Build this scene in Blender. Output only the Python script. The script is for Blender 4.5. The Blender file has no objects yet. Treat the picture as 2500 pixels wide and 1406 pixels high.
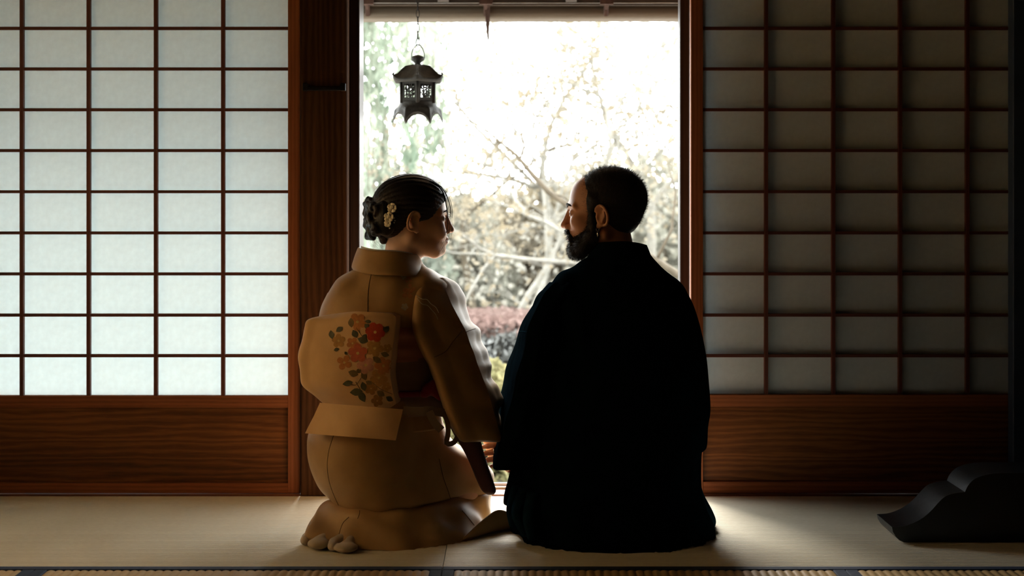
import bpy, bmesh, math, random
import numpy as np
from mathutils import Vector, Matrix, noise as mnoise

scene = bpy.context.scene
COL = scene.collection

# ---------------------------------------------------------------- camera
F_PX, CX, HY, CAM_Y, CAM_Z = 3571.0, 1250.0, 488.0, -4.464, 0.9
cd = bpy.data.cameras.new('camera')
cam = bpy.data.objects.new('camera', cd)
COL.objects.link(cam)
cam.location = (0.0, CAM_Y, CAM_Z)
cam.rotation_euler = (math.pi / 2, 0, 0)
cd.sensor_width = 36.0
cd.lens = 36.0 * F_PX / 2500.0
cd.shift_y = -(703.0 - HY) / 2500.0
cd.clip_end = 200
cd.dof.use_dof = True
cd.dof.focus_distance = 4.05
cd.dof.aperture_fstop = 3.2
scene.camera = cam

# ---------------------------------------------------------------- sky, light, exposure
SKY = 9.0
w = bpy.data.worlds.new('bright_overcast_sky')
scene.world = w
w.use_nodes = True
wn = w.node_tree.nodes
wn['Background'].inputs['Color'].default_value = (0.95, 1.0, 1.0, 1)
wn['Background'].inputs['Strength'].default_value = SKY
sd = bpy.data.lights.new('hazy_sun', 'SUN')
sd.energy = 12.5
sd.angle = math.radians(34)
sd.color = (1.0, 0.95, 0.86)
sun = bpy.data.objects.new('hazy_sun', sd)
COL.objects.link(sun)
sun.rotation_euler = (math.radians(-50), 0, math.radians(9))   # shines from beyond the garden into the house
sun.location = (3, 12, 12)
pl = bpy.data.lights.new('doorway_daylight_portal', 'AREA')
pl.shape = 'RECTANGLE'; pl.size = 1.0; pl.size_y = 1.8
pl.cycles.is_portal = True
po = bpy.data.objects.new('doorway_daylight_portal', pl)
COL.objects.link(po)
po.location = (0.03, 0.16, 0.88)
po.rotation_euler = (math.radians(-90), 0, 0)
vs = scene.view_settings
vs.view_transform = 'Standard'
vs.look = 'None'
vs.gamma = 1.0
vs.use_curve_mapping = False
vs.exposure = 0.42

# ---------------------------------------------------------------- helpers
def W(px, py, y):
    """point of the place seen at a pixel of the 2500x1406 frame, at depth y"""
    Z = y - CAM_Y
    return Vector(((px - CX) * Z / F_PX, y, CAM_Z + (HY - py) * Z / F_PX))

def hexlin(r, g, b):
    def f(c):
        c /= 255.0
        return c / 12.92 if c <= 0.04045 else ((c + 0.055) / 1.055) ** 2.4
    return (f(r), f(g), f(b), 1.0)

def tag(o, label=None, cat=None, group=None, kind=None):
    if label: o['label'] = label
    if cat: o['category'] = cat
    if group: o['group'] = group
    if kind: o['kind'] = kind
    return o

def empty(name, loc, parent=None):
    o = bpy.data.objects.new(name, None)
    COL.objects.link(o)
    o.location = loc
    o.empty_display_size = 0.05
    if parent: set_parent(o, parent)
    return o

def world_loc(o):
    l = Vector(o.location)
    return l if o.parent is None else l   # children are placed with an inverse, see set_parent

def set_parent(o, p):
    o.parent = p
    inv = Matrix.Identity(4)
    q = p
    # parents are only ever translated
    off = Vector((0, 0, 0))
    off = Vector(p.location)
    if p.type == 'MESH' and p.parent is not None:
        off = Vector(p.location)
    o.matrix_parent_inverse = Matrix.Translation(-off)

def link_mesh(name, me, m=None, parent=None, loc=None, smooth=None):
    o = bpy.data.objects.new(name, me)
    COL.objects.link(o)
    if m is not None and len(me.materials) == 0: me.materials.append(m)
    if loc is not None: o.location = loc
    if parent is not None: set_parent(o, parent)
    return o

class MB:
    def __init__(self): self.v = []; self.f = []
    def add(self, vs_, fs_):
        n = len(self.v)
        self.v += [tuple(a) for a in vs_]
        self.f += [tuple(i + n for i in q) for q in fs_]
        return self
    def box(self, x0, x1, y0, y1, z0, z1):
        vs_ = [(x0,y0,z0),(x1,y0,z0),(x1,y1,z0),(x0,y1,z0),(x0,y0,z1),(x1,y0,z1),(x1,y1,z1),(x0,y1,z1)]
        return self.add(vs_, [(0,3,2,1),(4,5,6,7),(0,1,5,4),(1,2,6,5),(2,3,7,6),(3,0,4,7)])
    def tube(self, pts, rad, n=8, cap=True, flat=1.0):
        pts = [Vector(p) for p in pts]
        if not hasattr(rad, '__len__'): rad = [rad] * len(pts)
        up = None; rings = []
        for i, p in enumerate(pts):
            t = (pts[min(i+1, len(pts)-1)] - pts[max(i-1, 0)])
            t = t.normalized() if t.length > 1e-9 else Vector((0,0,1))
            if up is None:
                up = t.orthogonal().normalized()
            up = (up - t * up.dot(t))
            up = up.normalized() if up.length > 1e-6 else t.orthogonal().normalized()
            s = t.cross(up)
            rings.append([p + (up * math.cos(a) + s * math.sin(a) * flat) * rad[i] for a in [2*math.pi*k/n for k in range(n)]])
        vs_ = [q for r in rings for q in r]
        fs_ = []
        for i in range(len(pts)-1):
            for k in range(n):
                fs_.append((i*n+k, i*n+(k+1) % n, (i+1)*n+(k+1) % n, (i+1)*n+k))
        if cap:
            fs_.append(tuple(reversed(range(n))))
            fs_.append(tuple((len(pts)-1)*n+k for k in range(n)))
        return self.add(vs_, fs_)
    def lathe(self, prof, c, n=24):
        vs_ = []; fs_ = []
        for r, z in prof:
            for k in range(n):
                a = 2*math.pi*k/n
                vs_.append((c[0]+r*math.cos(a), c[1]+r*math.sin(a), c[2]+z))
        for i in range(len(prof)-1):
            for k in range(n):
                fs_.append((i*n+k, i*n+(k+1) % n, (i+1)*n+(k+1) % n, (i+1)*n+k))
        fs_.append(tuple(reversed(range(n)))); fs_.append(tuple((len(prof)-1)*n+k for k in range(n)))
        return self.add(vs_, fs_)
    def build(self, name, m, parent=None, smooth=False, bevel=0.0, loc=None):
        me = bpy.data.meshes.new(name)
        me.from_pydata(self.v, [], self.f)
        bm = bmesh.new(); bm.from_mesh(me)
        if bevel > 0:
            bmesh.ops.bevel(bm, geom=list(bm.edges), offset=bevel, segments=1, affect='EDGES', clamp_overlap=True)
        bmesh.ops.recalc_face_normals(bm, faces=list(bm.faces))
        bm.to_mesh(me); bm.free()
        if smooth:
            me.shade_smooth()
        me.update()
        return link_mesh(name, me, m, parent, loc)

def np_mesh(name, V, Fq, m=None, parent=None, smooth=True, link=True, loc=None):
    """fast mesh from numpy verts and quads (or tris)"""
    V = np.asarray(V, dtype=np.float32); Fq = np.asarray(Fq, dtype=np.int32)
    me = bpy.data.meshes.new(name)
    k = Fq.shape[1]
    me.vertices.add(len(V)); me.vertices.foreach_set('co', V.ravel())
    me.loops.add(len(Fq)*k); me.loops.foreach_set('vertex_index', Fq.ravel())
    me.polygons.add(len(Fq))
    me.polygons.foreach_set('loop_start', np.arange(0, len(Fq)*k, k, dtype=np.int32))
    me.update(calc_edges=True)
    me.validate()
    if smooth: me.shade_smooth()
    if not link:
        if m: me.materials.append(m)
        return me
    return link_mesh(name, me, m, parent, loc)

# ---------------------------------------------------------------- procedural materials
def new_mat(name):
    m = bpy.data.materials.new(name); m.use_nodes = True
    nt = m.node_tree; b = nt.nodes['Principled BSDF']
    return m, nt, b

def mottled(name, c1, c2, scale=20.0, rough=0.7, bump=0.0, bscale=200.0, stretch=(1,1,1), detail=6.0, spec=0.3, sheen=0.0, metallic=0.0, bdist=0.002):
    m, nt, b = new_mat(name); N = nt.nodes; L = nt.links
    tc = N.new('ShaderNodeTexCoord'); mp = N.new('ShaderNodeMapping')
    mp.inputs['Scale'].default_value = stretch
    L.new(tc.outputs['Object'], mp.inputs['Vector'])
    nz = N.new('ShaderNodeTexNoise'); nz.inputs['Scale'].default_value = scale; nz.inputs['Detail'].default_value = detail
    L.new(mp.outputs['Vector'], nz.inputs['Vector'])
    cr = N.new('ShaderNodeValToRGB')
    cr.color_ramp.elements[0].position = 0.32; cr.color_ramp.elements[1].position = 0.68
    cr.color_ramp.elements[0].color = c1; cr.color_ramp.elements[1].color = c2
    L.new(nz.outputs['Fac'], cr.inputs['Fac']); L.new(cr.outputs['Color'], b.inputs['Base Color'])
    b.inputs['Roughness'].default_value = rough
    b.inputs['Specular IOR Level'].default_value = spec
    b.inputs['Metallic'].default_value = metallic
    if sheen: b.inputs['Sheen Weight'].default_value = sheen
    if bump:
        n2 = N.new('ShaderNodeTexNoise'); n2.inputs['Scale'].default_value = bscale; n2.inputs['Detail'].default_value = 3
        L.new(mp.outputs['Vector'], n2.inputs['Vector'])
        bp = N.new('ShaderNodeBump'); bp.inputs['Strength'].default_value = bump; bp.inputs['Distance'].default_value = bdist
        L.new(n2.outputs['Fac'], bp.inputs['Height']); L.new(bp.outputs['Normal'], b.inputs['Normal'])
    return m

def wood(name, dark, mid, light, axis='z', rough=0.45, scale=9.0, spec=0.35, warp=6.0):
    m, nt, b = new_mat(name); N = nt.nodes; L = nt.links
    tc = N.new('ShaderNodeTexCoord'); mp = N.new('ShaderNodeMapping')
    s = {'x': (0.10, 1, 1), 'y': (1, 0.10, 1), 'z': (1, 1, 0.10)}[axis]
    mp.inputs['Scale'].default_value = s
    L.new(tc.outputs['Object'], mp.inputs['Vector'])
    wv = N.new('ShaderNodeTexWave'); wv.wave_type = 'BANDS'
    wv.bands_direction = {'x': 'Z', 'y': 'X', 'z': 'X'}[axis]
    wv.inputs['Scale'].default_value = scale * 1.6; wv.inputs['Distortion'].default_value = warp
    wv.inputs['Detail'].default_value = 3.0; wv.inputs['Detail Scale'].default_value = 1.3
    L.new(mp.outputs['Vector'], wv.inputs['Vector'])
    n1 = N.new('ShaderNodeTexNoise'); n1.inputs['Scale'].default_value = scale * 0.55; n1.inputs['Detail'].default_value = 5
    L.new(mp.outputs['Vector'], n1.inputs['Vector'])
    n2 = N.new('ShaderNodeTexNoise'); n2.inputs['Scale'].default_value = scale * 22; n2.inputs['Detail'].default_value = 4
    L.new(mp.outputs['Vector'], n2.inputs['Vector'])
    a1 = N.new('ShaderNodeMath'); a1.operation = 'MULTIPLY_ADD'; a1.inputs[1].default_value = 0.20
    L.new(wv.outputs['Fac'], a1.inputs[0])
    a2 = N.new('ShaderNodeMath'); a2.operation = 'MULTIPLY'; a2.inputs[1].default_value = 0.85
    L.new(n1.outputs['Fac'], a2.inputs[0]); L.new(a2.outputs[0], a1.inputs[2])
    a3 = N.new('ShaderNodeMath'); a3.operation = 'MULTIPLY_ADD'; a3.inputs[1].default_value = 0.28
    L.new(n2.outputs['Fac'], a3.inputs[0]); L.new(a1.outputs[0], a3.inputs[2])
    cr = N.new('ShaderNodeValToRGB'); e = cr.color_ramp.elements
    e[0].position = 0.28; e[0].color = dark; e[1].position = 0.92; e[1].color = light
    k = e.new(0.58); k.color = mid
    L.new(a3.outputs[0], cr.inputs['Fac']); L.new(cr.outputs['Color'], b.inputs['Base Color'])
    b.inputs['Roughness'].default_value = rough; b.inputs['Specular IOR Level'].default_value = spec
    bp = N.new('ShaderNodeBump'); bp.inputs['Strength'].default_value = 0.25; bp.inputs['Distance'].default_value = 0.001
    L.new(a3.outputs[0], bp.inputs['Height']); L.new(bp.outputs['Normal'], b.inputs['Normal'])
    return m

def paper_mat(name, col, trans):
    m, nt, b = new_mat(name); N = nt.nodes; L = nt.links
    tc = N.new('ShaderNodeTexCoord')
    nz = N.new('ShaderNodeTexNoise'); nz.inputs['Scale'].default_value = 55; nz.inputs['Detail'].default_value = 8
    L.new(tc.outputs['Object'], nz.inputs['Vector'])
    cr = N.new('ShaderNodeValToRGB'); e = cr.color_ramp.elements
    e[0].position = 0.3; e[0].color = tuple(c*0.93 for c in col[:3]) + (1,); e[1].position = 0.7; e[1].color = col
    L.new(nz.outputs['Fac'], cr.inputs['Fac'])
    d = N.new('ShaderNodeBsdfDiffuse'); t = N.new('ShaderNodeBsdfTranslucent'); mx = N.new('ShaderNodeMixShader')
    L.new(cr.outputs['Color'], d.inputs['Color']); L.new(cr.outputs['Color'], t.inputs['Color'])
    mx.inputs['Fac'].default_value = trans
    L.new(d.outputs[0], mx.inputs[1]); L.new(t.outputs[0], mx.inputs[2])
    L.new(mx.outputs[0], N['Material Output'].inputs['Surface'])
    return m

def leaf_mat(name, c1, c2, scale=1.2, trans=0.4):
    m, nt, b = new_mat(name); N = nt.nodes; L = nt.links
    tc = N.new('ShaderNodeTexCoord')
    nz = N.new('ShaderNodeTexNoise'); nz.inputs['Scale'].default_value = scale; nz.inputs['Detail'].default_value = 6
    L.new(tc.outputs['Object'], nz.inputs['Vector'])
    cr = N.new('ShaderNodeValToRGB'); e = cr.color_ramp.elements
    e[0].position = 0.36; e[0].color = c1; e[1].position = 0.64; e[1].color = c2
    L.new(nz.outputs['Fac'], cr.inputs['Fac'])
    d = N.new('ShaderNodeBsdfDiffuse'); t = N.new('ShaderNodeBsdfTranslucent'); mx = N.new('ShaderNodeMixShader')
    L.new(cr.outputs['Color'], d.inputs['Color']); L.new(cr.outputs['Color'], t.inputs['Color'])
    mx.inputs['Fac'].default_value = trans
    L.new(d.outputs[0], mx.inputs[1]); L.new(t.outputs[0], mx.inputs[2])
    L.new(mx.outputs[0], N['Material Output'].inputs['Surface'])
    return m

M = {}
M['post'] = wood('dark_cedar_post', hexlin(26,15,8), hexlin(54,33,18), hexlin(84,54,32), 'z', rough=0.8, scale=11, spec=.08)
M['stile'] = wood('red_brown_cedar_upright', hexlin(92,50,26), hexlin(128,72,40), hexlin(152,92,54), 'z', rough=0.6, scale=16, warp=3, spec=.2)
M['rail'] = wood('red_brown_cedar_rail', hexlin(88,48,24), hexlin(122,68,36), hexlin(148,88,50), 'x', rough=0.6, scale=16, warp=3, spec=.2)
M['board'] = wood('cedar_board', hexlin(44,22,8), hexlin(92,52,20), hexlin(134,82,38), 'x', rough=0.5, scale=10, warp=11, spec=.2)
M['lattice'] = wood('brown_lattice', hexlin(58,28,20), hexlin(84,42,30), hexlin(108,58,42), 'x', rough=0.6, scale=16, warp=3)
M['lattice_v'] = wood('brown_lattice_upright', hexlin(58,28,20), hexlin(84,42,30), hexlin(108,58,42), 'z', rough=0.6, scale=16, warp=3)
M['frame'] = wood('dark_frame_wood', hexlin(22,14,12), hexlin(40,24,18), hexlin(62,40,30), 'z', rough=0.38, scale=14, warp=3, spec=0.5)
M['sill'] = wood('worn_sill_wood', hexlin(70,38,22), hexlin(110,66,42), hexlin(146,98,66), 'x', rough=0.4, scale=14)
M['paper'] = paper_mat('shoji_paper', (0.77, 0.83, 0.84, 1), 0.32)
M['paper_warm'] = paper_mat('tinted_window_paper', (0.92, 0.74, 0.50, 1), 0.53)  # paper of the unseen window, tinted to warm the side light
M['plaster'] = mottled('dark_sand_plaster', hexlin(44,36,28), hexlin(56,46,36), 60, 0.9, 0.4, 300)
M['ceil'] = wood('smoked_ceiling_board', hexlin(26,16,10), hexlin(46,30,20), hexlin(66,44,30), 'x', rough=0.6, scale=6)
M['blue_post'] = mottled('blue_grey_painted_post', hexlin(44,56,72), hexlin(54,66,84), 12, 0.6, 0.1, 200)
M['iron'] = mottled('black_iron', hexlin(18,16,16), hexlin(30,26,24), 40, 0.5, 0.3, 120, metallic=0.6)
M['steel'] = mottled('pale_rail_metal', hexlin(170,168,164), hexlin(200,198,194), 30, 0.35, metallic=0.8)
# ================================================================ ROOM SHELL
def struct(name, mb, m, label=None, bevel=0.0):
    o = mb.build(name, m, bevel=bevel); tag(o, label, kind='structure'); return o

XL, XR, YB, ZC = -1.95, 2.75, -6.2, 2.45
struct('floor', MB().box(XL-.3, XR+.1, YB-.1, 0.0, -0.16, -0.055), M['sill'], 'wooden sub floor under the straw mats')
struct('ceiling', MB().box(XL-.1, XR+.1, YB-.1, 0.2, ZC, ZC+.06), M['ceil'], 'dark boarded ceiling')
struct('wall_right', MB().box(XR, XR+.1, YB, 0.2, -.1, ZC), M['plaster'], 'dark plaster side wall')
struct('wall_front', MB().box(XL-.1, XR+.1, YB-.1, YB, -.1, ZC), M['plaster'], 'dark plaster wall behind the viewer')
# left wall with an unseen paper window placed to give the side light on the woman's back
LW0, LW1, LZ0, LZ1 = -2.1, -0.5, 0.42, 1.70
mb = MB().box(XL-.1, XL, YB, LW0, -.1, ZC).box(XL-.1, XL, LW1, 0.2, -.1, ZC)
mb.box(XL-.1, XL, LW0, LW1, -.1, LZ0).box(XL-.1, XL, LW0, LW1, LZ1, ZC)
struct('wall_left', mb, M['plaster'], 'dark plaster side wall with an unseen paper window')
win = empty('window_1', (XL-.05, (LW0+LW1)/2, LZ0)); tag(win, 'unseen paper window for side light, in the side wall', kind='structure')
MB().box(XL-.07, XL-.066, LW0, LW1, LZ0, LZ1).build('paper_pane', M['paper_warm'], win)
for k in range(1, 6):
    yy = LW0 + (LW1-LW0)*k/6
    MB().box(XL-.066, XL-.05, yy-.008, yy+.008, LZ0, LZ1).build('muntin', M['lattice_v'], win)
for k in range(1, 5):
    zz = LZ0 + (LZ1-LZ0)*k/5
    MB().box(XL-.066, XL-.052, LW0, LW1, zz-.006, zz+.006).build('muntin', M['lattice'], win)
# far wall above the sliding doors, and its closed stretches beyond the frame
struct('wall_back', MB().box(XL-.1, XR+.1, 0.0, 0.14, 1.84, ZC).box(1.66, XR, 0.02, 0.12, -.1, 1.84),
       M['plaster'], 'plaster wall above and beside the sliding paper doors')
struct('trim_1', MB().box(XL, XR, -0.03, 0.16, 1.74, 1.84), M['post'], 'dark lintel beam over the sliding doors', 0.003)
# sill with grooves
sill = MB().box(XL, 1.7, -0.012, 0.055, -0.07, 0.004).box(XL, 1.7, 0.062, 0.10, -0.07, 0.004).box(XL, 1.7, 0.107, 0.17, -0.07, 0.004).box(XL,1.7,0.05,0.11,-0.07,-0.006)
struct('trim_2', sill, M['sill'], 'grooved wooden door sill')
o = struct('trim_3', MB().box(-0.5, 0.56, 0.072, 0.078, 0.004, 0.010).box(-0.5, 0.56, 0.125, 0.131, 0.004, 0.012), M['steel'], 'pale metal door rails on the sill')

# big pillar to the left of the opening, with its iron peg band
SY = 0.0
pil = empty('trim_4', (-0.57, 0.05, 0)); tag(pil, 'dark cedar pillar beside the doorway', kind='structure')
MB().box(-0.643, -0.500, -0.022, 0.105, 0.0, 1.745).build('pillar_shaft', M['post'], pil, bevel=0.004)
b = MB().box(-0.632, -0.506, -0.034, -0.022, W(0,221,-.03).z, W(0,211,-.03).z)
b.box(-0.634, -0.618, -0.038, -0.022, W(0,222,-.03).z, W(0,203,-.03).z).box(-0.520, -0.504, -0.038, -0.022, W(0,222,-.03).z, W(0,203,-.03).z)
o = b.build('iron_band', M['iron'], pil, bevel=0.002); o['label'] = 'black iron band with upturned ends'
# outer dark door frame on both sides of the opening
fr = empty('trim_5', (-0.48, 0.13, 0)); tag(fr, 'dark outer door jamb left of the opening', kind='structure')
MB().box(-0.4995, -0.4695, 0.040, 0.165, 0.004, 1.745).build('jamb', M['frame'], fr, bevel=0.002)
fr = empty('trim_6', (0.54, 0.13, 0)); tag(fr, 'dark outer door jamb right of the opening', kind='structure')
MB().box(0.5250, 0.5560, 0.108, 0.165, 0.004, 1.745).build('jamb', M['frame'], fr, bevel=0.002)
# blue grey post at the far right
struct('trim_7', MB().box(1.512, 1.556, -0.05, -0.003, 0.0, 1.745), M['blue_post'], 'blue grey post right of the dark paper door', 0.003)
struct('trim_8', MB().box(1.556, 1.70, -0.03, -0.003, 0.0, 1.745), M['frame'], 'dark door post in the far right corner', 0.003)

# ---------------------------------------------------------------- shoji doors
def shoji(name, label, x0, x1, vx, hz, zbot, zrail, y0):
    """x0..x1 outer width, vx upright muntin centres, hz cross muntin centres"""
    root = empty(name, ((x0+x1)/2, y0+.016, 0)); tag(root, label, kind='structure')
    y1 = y0 + .032; sw = .0375
    for a, b_ in ((x0, x0+sw), (x1-sw, x1)):
        MB().box(a, b_, y0, y1, 0.005, 1.745).build('stile', M['stile'], root, bevel=.0015)
    i0, i1 = x0+sw, x1-sw
    MB().box(i0, i1, y0+.001, y1, zrail-.037, zrail).build('middle_rail', M['rail'], root, bevel=.0015)
    MB().box(i0, i1, y0+.001, y1, 0.005, zbot).build('bottom_rail', M['rail'], root, bevel=.0015)
    MB().box(i0, i1, y0+.001, y1, 1.705, 1.745).build('top_rail', M['rail'], root, bevel=.0015)
    MB().box(i0, i1, y0+.014, y0+.022, zbot, zrail-.037).build('lower_board', M['board'], root)
    xs = [i0] + list(vx) + [i1]; zs = [zrail] + list(hz) + [1.705]
    mv = mh = None
    for x in vx:
        if mv is None:
            mv = MB().box(-.0056,.0056,-.0075,.0075,-(1.705-zrail)/2,(1.705-zrail)/2).build('muntin', M['lattice_v'], root, loc=(x, y0+.0105, (1.705+zrail)/2)); 
        else: link_mesh('muntin', mv.data, None, root, (x, y0+.0105, (1.705+zrail)/2))
    for z in hz:
        if mh is None:
            mh = MB().box(-(i1-i0)/2,(i1-i0)/2,-.0065,.0065,-.0046,.0046).build('muntin', M['lattice'], root, loc=((i0+i1)/2, y0+.0118, z))
        else: link_mesh('muntin', mh.data, None, root, ((i0+i1)/2, y0+.0118, z))
    cache = {}
    for a, b_ in zip(xs[:-1], xs[1:]):
        for c, d in zip(zs[:-1], zs[1:]):
            key = (round(b_-a, 4), round(d-c, 4))
            loc = ((a+b_)/2, y0+.0195, (c+d)/2)
            if key not in cache:
                cache[key] = MB().box(-key[0]/2, key[0]/2, -.0005, .0005, -key[1]/2, key[1]/2).build('paper_pane', M['paper'], root, loc=loc)
            else: link_mesh('paper_pane', cache[key].data, None, root, loc)
    return root

zrow = [W(0, p, 0.012).z for p in (868, 769, 668.5, 568.5, 468, 367.5, 268, 168.5, 69.5, -30, -130)]
vxl = [W(p, 0, 0.01).x for p in (-110, 54, 217, 381, 545)]
shoji('door_1', 'glowing white paper sliding door left of the pillar', XL+.005, -0.6465, vxl, zrow, 0.036, W(0,966,0).z, 0.0)
vxr = [W(p, 0, 0.01).x for p in (1870, 2034, 2197, 2361)]
shoji('door_2', 'dim grey paper sliding door right of the doorway', 0.546, 1.6005, vxr, zrow, 0.040, W(0,963,0).z, 0.0)
# board wall (shutter box) standing behind the dim right door
tb = empty('wall_back_boards', (1.05, 0.11, 0)); tb.name = 'wall_shutters'
tag(tb, 'wooden storm shutter boards behind the dim paper door', kind='structure')
for k in range(6):
    MB().box(0.558+k*.185, 0.558+(k+1)*.185-.003, 0.070, 0.088, 0.006, 1.745).build('plank', M['board'], tb)
    MB().box(0.558+(k+1)*.185-.022, 0.558+(k+1)*.185+.019, 0.088, 0.098, 0.006, 1.745).build('batten', M['board'], tb)  # unseen battens added to stop light leaking between the planks

# ---------------------------------------------------------------- straw mats
def tatami_mat_material(name, c1, c2, along):
    m, nt, b = new_mat(name); N = nt.nodes; L = nt.links
    tc = N.new('ShaderNodeTexCoord'); mp = N.new('ShaderNodeMapping')
    mp.inputs['Scale'].default_value = (60, 900, 1) if along == 'x' else (900, 60, 1)
    L.new(tc.outputs['Object'], mp.inputs['Vector'])
    nz = N.new('ShaderNodeTexNoise'); nz.inputs['Scale'].default_value = 1.0; nz.inputs['Detail'].default_value = 4
    L.new(mp.outputs['Vector'], nz.inputs['Vector'])
    n2 = N.new('ShaderNodeTexNoise'); n2.inputs['Scale'].default_value = 2.2
    L.new(tc.outputs['Object'], n2.inputs['Vector'])
    ad = N.new('ShaderNodeMath'); ad.operation = 'MULTIPLY_ADD'; ad.inputs[1].default_value = 0.45
    L.new(n2.outputs['Fac'], ad.inputs[0])
    ml = N.new('ShaderNodeMath'); ml.operation = 'MULTIPLY'; ml.inputs[1].default_value = 0.55
    L.new(nz.outputs['Fac'], ml.inputs[0]); L.new(ml.outputs[0], ad.inputs[2])
    cr = N.new('ShaderNodeValToRGB'); e = cr.color_ramp.elements
    e[0].position = 0.3; e[0].color = c1; e[1].position = 0.7; e[1].color = c2
    L.new(ad.outputs[0], cr.inputs['Fac']); L.new(cr.outputs['Color'], b.inputs['Base Color'])
    b.inputs['Roughness'].default_value = 0.55; b.inputs['Specular IOR Level'].default_value = 0.25
    bp = N.new('ShaderNodeBump'); bp.inputs['Strength'].default_value = 0.3; bp.inputs['Distance'].default_value = 0.0006
    L.new(nz.outputs['Fac'], bp.inputs['Height']); L.new(bp.outputs['Normal'], b.inputs['Normal'])
    return m
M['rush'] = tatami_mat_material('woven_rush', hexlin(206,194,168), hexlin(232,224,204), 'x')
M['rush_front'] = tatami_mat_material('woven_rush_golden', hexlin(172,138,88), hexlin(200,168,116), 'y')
M['heri'] = mottled('dark_blue_mat_edging', hexlin(38,46,66), hexlin(52,62,84), 60, 0.75, 0.4, 900, stretch=(1,1,1))

def ribbed(x0, x1, y0, y1, pitch, along, depth=0.0026, wob=0.0):
    """corrugated mat surface; ribs run along x or y"""
    L0, L1 = (y0, y1) if along == 'x' else (x0, x1)
    n = int(round((L1-L0)/pitch)); per = 6
    t = np.linspace(0, 1, n*per+1)
    s = L0 + (L1-L0)*t
    z = -depth*(1-np.abs(np.sin(np.pi*n*t))**0.8)
    K = 40 if along == 'x' else 24
    q = np.linspace(0, 1, K+1)
    a0, a1 = (x0, x1) if along == 'x' else (y0, y1)
    A = a0 + (a1-a0)*q
    S, Q = np.meshgrid(s, A, indexing='ij')
    Zz = np.repeat(z[:, None], K+1, 1)
    if wob: Zz = Zz + wob*np.sin(Q*3.1+S*2)*np.minimum(1, 8*np.minimum(t, 1-t))[:, None]
    X, Y = (Q, S) if along == 'x' else (S, Q)
    V = np.stack([X, Y, Zz], -1).reshape(-1, 3)
    i = np.arange(n*per)[:, None]*(K+1) + np.arange(K)[None, :]
    i = i.ravel()
    Fq = np.stack([i, i+1, i+K+2, i+K+1], 1)
    if along == 'x': pass
    else: Fq = Fq[:, ::-1]
    return V, Fq

def tatami(label, x0, x1, y0, y1, along, rush, heri_sides, group):
    root = empty('tatami_mat', ((x0+x1)/2, (y0+y1)/2, -0.054)); tag(root, label, 'mat', group)
    MB().box(x0+.001, x1-.001, y0+.001, y1-.001, -0.054, -0.004).build('straw_core', rush, root, bevel=.002)
    hw = .030
    a0, a1, b0, b1 = x0+.001, x1-.001, y0+.001, y1-.001
    for s in heri_sides:
        if s == 'front':
            MB().box(x0+.001, x1-.001, y0+.0005, y0+hw, -0.052, 0.0012).build('edging', M['heri'], root, bevel=.0015); b0 = y0+hw
        if s == 'left':
            MB().box(x0+.0005, x0+hw, y0+.001, y1-.001, -0.052, 0.0012).build('edging', M['heri'], root, bevel=.0015); a0 = x0+hw
        if s == 'right':
            MB().box(x1-hw, x1-.0005, y0+.001, y1-.001, -0.052, 0.0012).build('edging', M['heri'], root, bevel=.0015); a1 = x1-hw
        if s == 'back':
            MB().box(x0+.001, x1-.001, y1-hw, y1-.0005, -0.052, 0.0012).build('edging', M['heri'], root, bevel=.0015); b1 = y1-hw
    V, Fq = ribbed(a0, a1, b0, b1, .0150 if along == 'x' else .0200, along)
    np_mesh('rush_cover', V, Fq, rush, root)
    return root
tatami('pale straw mat under the woman, along the glowing paper door', -1.94, -0.17, -0.905, -0.014, 'x', M['rush'], ['front'], 'straw mats along the doors')
tatami('pale straw mat under the man and the black stand', -0.17, 1.73, -0.905, -0.014, 'x', M['rush'], ['front'], 'straw mats along the doors')
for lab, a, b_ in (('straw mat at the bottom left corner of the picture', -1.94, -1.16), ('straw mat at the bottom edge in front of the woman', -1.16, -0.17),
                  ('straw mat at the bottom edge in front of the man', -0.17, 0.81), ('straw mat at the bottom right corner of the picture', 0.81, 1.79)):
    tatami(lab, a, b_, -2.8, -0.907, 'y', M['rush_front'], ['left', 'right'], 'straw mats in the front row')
# ================================================================ OUTSIDE: eaves, gutter, garden
M['bamboo'] = wood('weathered_gutter_bamboo', (.07,.055,.038,1), (.12,.095,.068,1), (.16,.13,.10,1), 'x', rough=0.45, scale=12, warp=2)
M['rust'] = mottled('rusty_bracket_iron', (.04,.018,.012,1), (.07,.035,.024,1), 60, 0.8, 0.5, 150)
M['eave'] = wood('dark_eave_board', hexlin(28,22,18), hexlin(48,38,30), hexlin(70,56,44), 'x', rough=0.7, scale=8)
M['ground'] = mottled('mossy_garden_soil', (.11,.11,.085,1), (.17,.16,.13,1), 3.0, 0.95, 0.8, 20)
GZ = -0.62
struct('ground', MB().box(-26, 26, -14, 60, GZ-.1, GZ), M['ground'], 'mossy garden ground outside the doorway')
M['bounce'] = mottled('pale_bounce_ground', hexlin(176,172,164), hexlin(212,208,200), 90, 0.95, 1.0, 120, bdist=.01)  # unseen strip added to throw light up onto eaves and paper
struct('bounce_strip', MB().box(-12, 12, 0.16, 2.6, GZ, GZ+.03), M['bounce'], 'pale gravel strip added unseen to light the eaves and paper doors')
struct('house_footing', MB().box(-5, 5, 0.02, 0.16, GZ, -0.07), M['plaster'], 'plaster footing of the house')
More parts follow.
